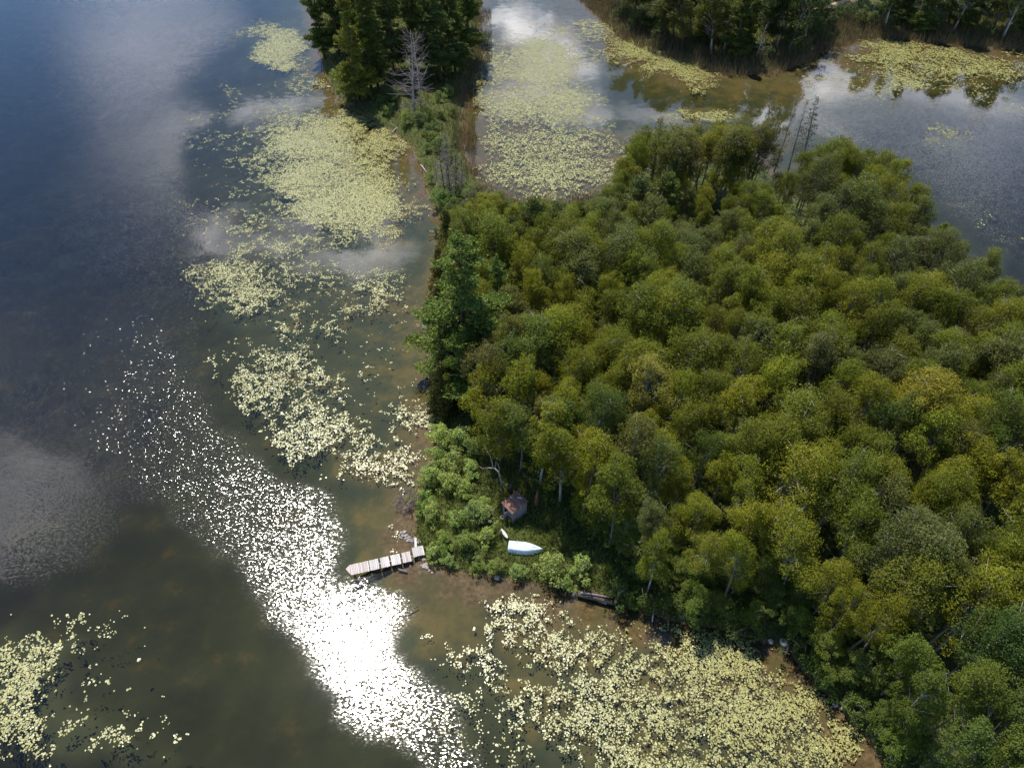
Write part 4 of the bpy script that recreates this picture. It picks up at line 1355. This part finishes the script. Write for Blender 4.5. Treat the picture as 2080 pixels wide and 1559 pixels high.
for (q, x, y, rad, app) in allbig:
    big = app >= cut
    tag(link('lily_pads', pad_mesh('lily_pads', x[~big], y[~big], rad[~big], q, 9)), REG[q][5], 'lily pads', kind='stuff')
    rr = np.random.default_rng(60 + q)
    protos = [pad_mesh('lily_pad', np.zeros(1), np.zeros(1), np.ones(1), 70 + i, 12) for i in range(5)]
    for i in np.nonzero(big)[0]:
        o = link('lily_pad', protos[i % 5])
        s = float(rad[i])
        o.location = (float(x[i]), float(y[i]), float(rr.uniform(.012, .03)))
        o.scale = (s, s, s * .6)
        o.rotation_euler = (0, 0, float(rr.uniform(0, 6.28)))
        tag(o, 'large notched round lily pad in the bottom left corner bed' if q == 1 else 'large notched round lily pad in the bed south of the shadows', 'lily pad',
            'largest pads of the bottom left bed' if q == 1 else 'largest pads of the south bed')

# ------------------------------------------------------------------ dock
def build_dock():
    z = .38
    a, b = P(712, 1157, z), P(838, 1128, z)
    A, B = Vector(a), Vector(b)
    ax = (B - A).normalized()
    L = (B - A).length
    side = Vector((-ax.y, ax.x, 0))
    W = 1.12
    e = empty('dock', (A.x, A.y, 0), math.atan2(ax.y, ax.x))
    tag(e, 'narrow sun-bleached wooden dock with gaps between its sections', 'dock')
    secs = [0, .305, .48, .65, .83, 1.0]
    mats = [M['dockred'], M['dock'], M['dock'], M['dock'], M['dockred']]
    r = random.Random(9)
    for q in range(5):
        x0, x1 = secs[q] * L, secs[q + 1] * L - (.07 if q == 0 else .17)
        n = max(4, int((x1 - x0) / .155))
        w = (x1 - x0) / n
        me = MB(); me.box((0, 0, 0), (w - .014, W, .036)); me = me.mesh('board', mats[q])
        for k in range(n):
            o = link('board', me, e)
            o.location = (x0 + (k + .5) * w, r.uniform(-.02, .02), z + r.uniform(-.006, .006))
            o.rotation_euler = (0, r.uniform(-.015, .015), r.uniform(-.012, .012))
    for s in (-1, 1):
        m = MB(); m.box((L / 2, s * (W / 2 - .10), z - .095), (L - .04, .05, .14)); m.build('stringer', M['dark_frame'], e)
    m = MB(); m.box((L / 2, 0, z - .095), (L - .04, .05, .14)); m.build('stringer', M['dock'], e)
    for f in (.04, .30, .48, .65, .83, .98):
        for s in (-1, 1):
            m = MB(); m.tube([(f * L, s * (W / 2 - .19), -.9), (f * L, s * (W / 2 - .19), z - .03)], [.045, .045], 7); m.build('post', M['dark_frame'], e)
    # worn pointed outer end
    m = MB()
    m.add([(-.42, .22, z - .02), (-.02, W / 2, z - .02), (-.02, -W / 2, z - .02), (-.42, .22, z + .016), (-.02, W / 2, z + .016), (-.02, -W / 2, z + .016)],
          [(0, 1, 2), (3, 5, 4), (0, 3, 4, 1), (1, 4, 5, 2), (2, 5, 3, 0)])
    m.build('end_board', M['dockred'], e)
    # landing
    c, d = P(838, 1125, .40), P(856, 1121, .42)
    e2 = empty('dock_landing', (c[0], c[1], 0), math.atan2(ax.y, ax.x))
    tag(e2, 'short plank landing joining the dock to the grassy bank', 'dock')
    for k in range(6):
        m = MB(); m.box((0, 0, 0), (.17, 1.05, .04)); o = m.build('board', M['dock'], e2)
        o.location = (.12 + k * .182, .14 + r.uniform(-.03, .03), .47 + r.uniform(-.005, .005))
    for s in (-.2, .45):
        m = MB(); m.box((.6, s, .37), (1.1, .06, .15)); m.build('joist', M['dark_frame'], e2)
        for xx in (.12, 1.05):
            m = MB(); m.tube([(xx, s, -.5), (xx, s, .30)], [.045, .045], 7); m.build('post', M['dark_frame'], e2)
    p = on_ground(845, 1106, .3)
    m = MB(); m.box((0, 0, 0), (.22, 1.1, .05)); o = m.build('plank', M['dock'])
    o.location = (p[0], p[1], .42); o.rotation_euler = (-.06, 0, .12)
    tag(o, 'loose pale plank running up the bank from the dock landing', 'plank')
    m = MB(); m.box((0, 0, 0), (.14, .9, .08)); o = m.build('plank', M['dark_frame'])
    q = P(818, 1158, 0); o.location = (q[0], q[1], .04); o.rotation_euler = (0, 0, 1.3)
    tag(o, 'short drifting plank in the water under the dock', 'plank')


build_dock()

# ------------------------------------------------------------------ shed
def build_shed():
    g = gz1(*P(1045, 1050, .8)[:2])
    zt = g + 1.7
    Lc, Bc, Rc = P(1018.5, 1022.5, zt), P(1040.5, 1041.5, zt), P(1070, 1021.5, zt)
    f = Vector(Lc - Bc); sv = Vector(Rc - Bc)
    Ly, Lx, h = f.length, sv.length, 1.7
    e = empty('shed', (Bc[0], Bc[1], g), math.atan2(sv.y, sv.x))
    tag(e, 'small grey board shed with brown roof and dark open doorway', 'shed')
    # local: x along the long wall, y along the front with the doorway; origin the near corner
    r = random.Random(4)
    rise = .30
    top = lambda x: h + rise * x / Lx          # single-pitch roof, higher at the back
    n = 11
    w = Lx / n
    for k in range(n):
        x = (k + .5) * w
        for yy in (0, Ly):
            m = MB(); m.box((x, yy + r.uniform(-.006, .006), top(x) / 2), (w - .012, .03, top(x) - .03)); m.build('board', M['siding'], e)
    n = 9
    w = Ly / n
    for xx in (0, Lx):
        for k in range(n):
            y = (k + .5) * w
            z0 = h - .25 if (xx == 0 and 4 <= k <= 6) else 0
            hh = top(xx) - .03
            m = MB(); m.box((xx + (-.004 if xx == 0 else .004), y, (z0 + hh) / 2), (.03, w - .012, hh - z0)); m.build('board', M['siding'], e)
    for xx in (.06, Lx - .06):
        for yy in (.06, Ly - .06):
            m = MB(); m.box((xx, yy, top(xx) / 2 - .03), (.08, .08, top(xx) - .1)); m.build('post', M['dark_frame'], e)
    m = MB(); m.box((Lx / 2, Ly / 2, .05), (Lx - .1, Ly - .1, .06)); m.build('floor_board', M['dark_frame'], e)
    m = MB(); m.box((-.035, Ly * 7 / 9 + .03, h * .42), (.05, .06, h * .80)); m.build('door_jamb', M['white'], e)
    m = MB(); m.box((-.27, Ly * 4 / 9 - .03, h * .41), (.50, .03, h * .78)); m.build('door', M['siding'], e)
    rows = 6
    o = .09
    for k in range(rows):
        x0, x1 = -o + (Lx + 2 * o) * k / rows, -o + (Lx + 2 * o) * (k + 1) / rows + .03
        m = MB()
        vs = []
        for xx, lift in ((x0, .020), (min(x1, Lx + o), .0)):
            for yy in (-o, Ly + o):
                vs += [(xx, yy, top(xx) + lift), (xx, yy, top(xx) + lift + .018)]
        m.add(vs, [(1, 3, 7, 5), (0, 4, 6, 2), (0, 2, 3, 1), (4, 5, 7, 6), (0, 1, 5, 4), (2, 6, 7, 3)])
        m.build('roof_strip', M['roof'], e)
    for (xx, yy, a) in ((Lx * .80, Ly * .58, .13), (Lx * .87, Ly * .50, .16), (Lx * .90, Ly * .38, .12)):
        m = MB(); m.box((xx, yy, top(xx) + .05), (a, .10, .03)); m.build('roof_patch', M['white'], e)


build_shed()

# ------------------------------------------------------------------ upturned boat
def build_boat():
    a, b = on_ground(1033, 1113, .8), on_ground(1102, 1119, .8)
    ax = Vector(b - a); L = Vector((ax.x, ax.y, 0)).length
    g = min(gz1(a[0], a[1]), gz1(b[0], b[1])) + .15
    e = empty('rowing_boat', (a[0], a[1], g), math.atan2(ax.y, ax.x))
    tag(e, 'pale aqua rowing boat lying upside down on the grass', 'boat')
    st = []
    N = 15
    for i in range(N):
        t = i / (N - 1)
        half = .58 * (1 - max(0, (t - .45) / .55) ** 2.1) * (.93 + .07 * min(1, t * 4)) + .012
        hb = .52 - .12 * max(0, (t - .6) / .4) ** 2
        bw = half * (.74 - .30 * max(0, (t - .5) / .5))
        sheer = .05 * t * t
        prof = [(-half - .03, sheer), (-half, sheer + .03), (-half * .97, hb * .45), (-bw - .03, hb * .93), (-bw, hb), (-bw * .45, hb + .02), (0, hb + .045), (bw * .45, hb + .02), (bw, hb), (bw + .03, hb * .93), (half * .97, hb * .45), (half, sheer + .03), (half + .03, sheer)]
        st.append([(L * t, y, z) for y, z in prof])
    K = len(st[0])
    vs = [v for r in st for v in r]
    fs = [(i * K + k, i * K + k + 1, (i + 1) * K + k + 1, (i + 1) * K + k) for i in range(N - 1) for k in range(K - 1)]
    m = MB(); m.add(vs, fs); h = m.build('hull', M['boat'], e, True)
    h.modifiers.new('shell', 'SOLIDIFY').thickness = .012
    m = MB(); m.add([(-.004, y, z) for _, y, z in st[0]], [tuple(range(K))]); t = m.build('transom', M['boat'], e)
    t.modifiers.new('shell', 'SOLIDIFY').thickness = .03
    m = MB(); m.box((L * .42, 0, .595), (L * .8, .05, .06)); m.build('keel', M['boat'], e)
    for s in (-1, 1):
        m = MB(); m.box((L * .34, s * .27, .565), (L * .62, .035, .04)); m.build('strake', M['boat'], e)
        m = MB(); m.tube([(L * q, s * (.585 * (1 - max(0, (q - .45) / .55) ** 2.1) * (.93 + .07 * min(1, q * 4)) + .03), .05 * q * q + .015) for q in np.linspace(0, .985, 14)], [.028] * 14, 5)
        m.build('gunwale', M['boat'], e)


build_boat()
p = on_ground(1025, 1088)
m = MB()
N = 9
prof = [(-.17 * math.sin(math.pi * (.1 + .84 * i / (N - 1))) ** .6, -.55 + 1.1 * i / (N - 1)) for i in range(N)]
vs = []
for xx, yy in prof:
    for q in (-1, -.4, .4, 1):
        vs.append((q * abs(xx) * 1.1, yy, .10 * (1 - q * q) + .06 + .08 * yy * yy))
m.add(vs, [(i * 4 + k, i * 4 + k + 1, i * 4 + k + 5, i * 4 + k + 4) for i in range(N - 1) for k in range(3)])
o = m.build('white_board', M['white'], None, True)
o.modifiers.new('shell', 'SOLIDIFY').thickness = .03
o.location = (p[0], p[1], p[2] + .30); o.rotation_euler = (0.1, 0, math.radians(32))
tag(o, 'small curved white board lying in the grass behind the boat stern', 'board')
m = MB(); m.tube([(0, 0, 0), (.35, .45, .55)], [.02, .018], 6); o = m.build('white_pole', M['white'])
o.location = (p[0] - .65, p[1] + .05, p[2]); tag(o, 'short white pole leaning beside the small white board', 'pole')
p = on_ground(1020, 1056)
m = MB(); m.tube([(0, 0, 0), (0, 0, .30), (0, 0, .30), (0, 0, .05)], [.13, .16, .145, .12], 12); o = m.build('bucket', M['white'], None, True)
o.location = p + np.array([0, 0, .25]); tag(o, 'little white bucket beside the shed door', 'bucket')
p = on_ground(1088, 1028)
e = empty('rotten_stump', p)
m = MB(); m.tube([(0, 0, -.2), (.05, 0, 1.2), (.12, .1, 2.3)], [.24, .19, .05], 8); m.build('stem', M['red_wood'], e, True)
for k in range(4):
    m = MB(); a = k * 1.6 + .4; m.tube([(0, 0, .25), (.45 * math.cos(a), .45 * math.sin(a), -.02)], [.10, .04], 6); m.build('root', M['red_wood'], e, True)
tag(e, 'tall reddish rotten stump right of the shed', 'stump')
p = on_ground(1037, 1000)
m = MB(); m.tube([(0, 0, -.2), (.03, 0, .8), (.06, 0, 1.4)], [.22, .2, .17], 8); o = m.build('stump', M['dark_wood'], None, True)
o.location = p; tag(o, 'dark broken stump just behind the shed', 'stump')
# pale dead branch tree above the shed
p = on_ground(1021, 990)
e = empty('dead_branch_tree', p)
m = MB(); m.tube([(0, 0, -.2), (-.12, .05, 1.0), (-.35, .25, 2.1), (-.75, .35, 2.7)], [.13, .11, .085, .07], 7); m.build('trunk', M['dead_wood'], e, True)
for pts_, r0 in (([(-.75, .35, 2.7), (-1.4, .3, 2.85), (-2.0, .25, 2.8), (-2.3, .3, 3.1)], .065), ([(-.95, .35, 2.75), (-1.0, .5, 3.4), (-1.2, .7, 4.2), (-1.5, .8, 4.9)], .06), ([(-.35, .25, 2.1), (-.3, .3, 2.9), (-.5, .4, 3.5)], .05),
                 ([(-1.5, .3, 2.85), (-1.6, .2, 2.2)], .04), ([(-.7, .4, 2.9), (-.6, .5, 3.7)], .035)):
    m = MB(); m.tube(pts_, [r0 * (1 - .75 * i / (len(pts_) - 1)) for i in range(len(pts_))], 6); m.build('branch', M['dead_wood'], e, True)
tag(e, 'forked silver dead branch tree rising between clearing and shed', 'dead tree')

# ------------------------------------------------------------------ rocks, logs and brush at the waterline
def rock_mesh(seed):
    import bmesh
    bm = bmesh.new()
    bmesh.ops.create_icosphere(bm, subdivisions=2, radius=1)
    r = random.Random(seed)
    ph = [r.uniform(0, 6) for _ in range(6)]
    for v in bm.verts:
        c = v.co
        k = 1 + .16 * math.sin(3 * c.x + ph[0]) + .14 * math.sin(4 * c.y + ph[1]) + .12 * math.sin(5 * c.z + ph[2]) + r.uniform(-.05, .05)
        v.co = Vector((c.x * k, c.y * k * .85, c.z * k * .6))
    me = bpy.data.meshes.new('rock'); bm.to_mesh(me); bm.free()
    me.materials.append(M['rock'])
    return me


ROCKS = [rock_mesh(i) for i in range(5)]


def rock(px, py, s, label, group=None, dz=0.0):
    p = on_ground(px, py, 0.1)
    o = link('rock', ROCKS[int(px + py) % 5])
    s *= .8
    o.location = (p[0], p[1], max(p[2], -.25) + s * .15 + dz); o.scale = (s, s, s); o.rotation_euler = (0, 0, (px * .37) % 6)
    tag(o, label, 'rock', group)


rock(1010, 1173, .38, 'single pinkish boulder at the south waterline below the boat')
rock(1590, 1306, .50, 'larger grey boulder of the two on the shaded south shore', None, .1)
rock(1565, 1303, .34, 'smaller pale boulder of the two on the shaded south shore', None, .1)
rock(1166, 1208, .36, 'pale rock at the left end of the dark shore log')
rock(668 + 0, 178, .5, 'tan rock in the shallows left of the peninsula')
rock(866, 664, .7, 'dark wet boulder at the water edge under the tall pine')
rock(1385, 1252, .34, 'grey rock tucked under the bank by the tree shadow')
rock(1697, 1430, .3, 'pale rock on the southeast shoreline')
rock(1815, 1540, .42, 'pale rock at the bottom of the shoreline')
for k, (px, py, s) in enumerate([(815, 1082, .22), (819, 1088, .26), (822, 1080, .24), (824, 1094, .2), (829, 1098, .24), (834, 1098, .28), (839, 1100, .26), (846, 1098, .34), (851, 1101, .28), (826, 1088, .28), (831, 1092, .26), (842, 1094, .3)]):
    rock(px, py, s, 'pale stone in the heap at the corner above the dock landing', 'stone heap above the dock')
for k, (px, py, s) in enumerate([(862, 1150, .32), (868, 1153, .24), (856, 1148, .2), (872, 1158, .18), (852, 1134, .22), (861, 1136, .24), (834, 1149, .2), (878, 1163, .16), (866, 1146, .22)]):
    rock(px, py, s, 'pale stone beside the bank just below the dock landing', 'stones below the dock landing')


def log(px, py, px2, py2, rad, mat, label, z=0.12, name='log', branches=2):
    a, b = P(px, py, z), P(px2, py2, z)
    A, B = Vector((0, 0, 0)), Vector(b - a)
    L = B.length
    e = empty(name, a)
    m = MB(); m.tube([A, B * .33 + Vector((0, 0, .06)), B * .7 + Vector((0, 0, .04)), B], [rad, rad * .92, rad * .8, rad * .6], 8); m.build('stem', M[mat], e, True)
    r = random.Random(int(px + py))
    for k in range(branches):
        t = r.uniform(.3, .95)
        m = MB(); m.tube([B * t, B * t + Vector((r.uniform(-1, 1), r.uniform(-1, 1), r.uniform(.1, .5))) * L * .3], [rad * .45, .012], 5); m.build('branch', M[mat], e, True)
    tag(e, label, 'log', 'logs and driftwood')


log(1174, 1205, 1252, 1226, .30, 'dark_wood', 'thick dark log lying along the south waterline', .25)
log(1180, 1203, 1240, 1213, .10, 'twig', 'thinner grey pole on top of the dark shore log', .62, 'pole', 0)
log(1215, 1220, 1232, 1226, .08, 'dead_wood', 'short pale stick in front of the dark shore log', .15, 'stick', 0)
log(1484, 1288, 1520, 1272, .09, 'dead_wood', 'forked driftwood branch poking from the south shore', .3)
log(1708, 1440, 1722, 1422, .10, 'dead_wood', 'pale stick slanting into the water on the southeast shore', .2, 'stick', 1)
log(1325, 1262, 1328, 1235, .06, 'dead_wood', 'thin upright pale stick at the shadowed south waterline', .4, 'stick', 0)
log(1598, 1322, 1602, 1308, .06, 'dead_wood', 'little stick below the two shore boulders', .15, 'stick', 0)
log(868, 655, 885, 648, .07, 'dead_wood', 'pale bare stick by the dark boulder under the tall pine', .5, 'stick', 2)
log(878, 850, 900, 842, .16, 'dark_wood', 'dark root tangle at the shore above the clearing', .25, 'stump_root', 5)
log(855, 335, 868, 352, .12, 'dead_wood', 'pale log at the water edge of the neck', .2, 'log', 0)
log(870, 470, 900, 474, .08, 'dead_wood', 'thin grey log in the shallows at the end of the neck', .1, 'log', 1)
log(795, 270, 820, 248, .10, 'dead_wood', 'grey fallen branch in the shallows below the dead spruce', .3, 'log', 5)
log(820, 1243, 850, 1231, .07, 'dark_wood', 'sunken dark stick under the water near the south shore', -.25, 'sunken_stick', 0)


def brush(px, py, rx, ry, h, n, mat, label, seed):
    p = on_ground(px, py, .2)
    r = random.Random(seed)
    m = MB()
    for k in range(n):
        a = r.uniform(0, 6.28); q = math.sqrt(r.random())
        s = Vector((rx * q * math.cos(a), ry * q * math.sin(a), r.uniform(0, h * (1 - q * .7))))
        d = Vector((r.uniform(-1, 1), r.uniform(-1, 1), r.uniform(-.15, .45))) * r.uniform(.5, 1.2)
        m.tube([s, s + d * .5 + Vector((0, 0, .06)), s + d], [.025, .018, .006], 4)
    o = m.build('brush_pile', M[mat], None, True)
    o.location = (p[0], p[1], max(p[2], -.1))
    tag(o, label, 'brush pile', 'brush piles')


brush(826, 1022, 1.1, 1.5, .7, 130, 'twig', 'grey-purple pile of dead brush on the shore left of the clearing', 1)
brush(728, 222, 2.6, 1.8, 1.3, 160, 'dark_wood', 'dark pile of sticks at the peninsula waterline', 2)
brush(980, 1050, .9, 1.0, 1.5, 110, 'twig', 'bare grey twigs standing in the shrubs before the shed', 3)
brush(893, 848, .7, .9, .6, 60, 'dark_wood', 'small dark tangle of roots at the shore above the clearing', 4)
brush(1480, 330, 3.0, 2.0, 3.0, 160, 'twig', 'purplish bare brush behind the north-side dead trunks', 5)
brush(1850, 1215, 2.0, 2.0, 1.5, 70, 'twig', 'bare twigs around the silver deadfall', 6)
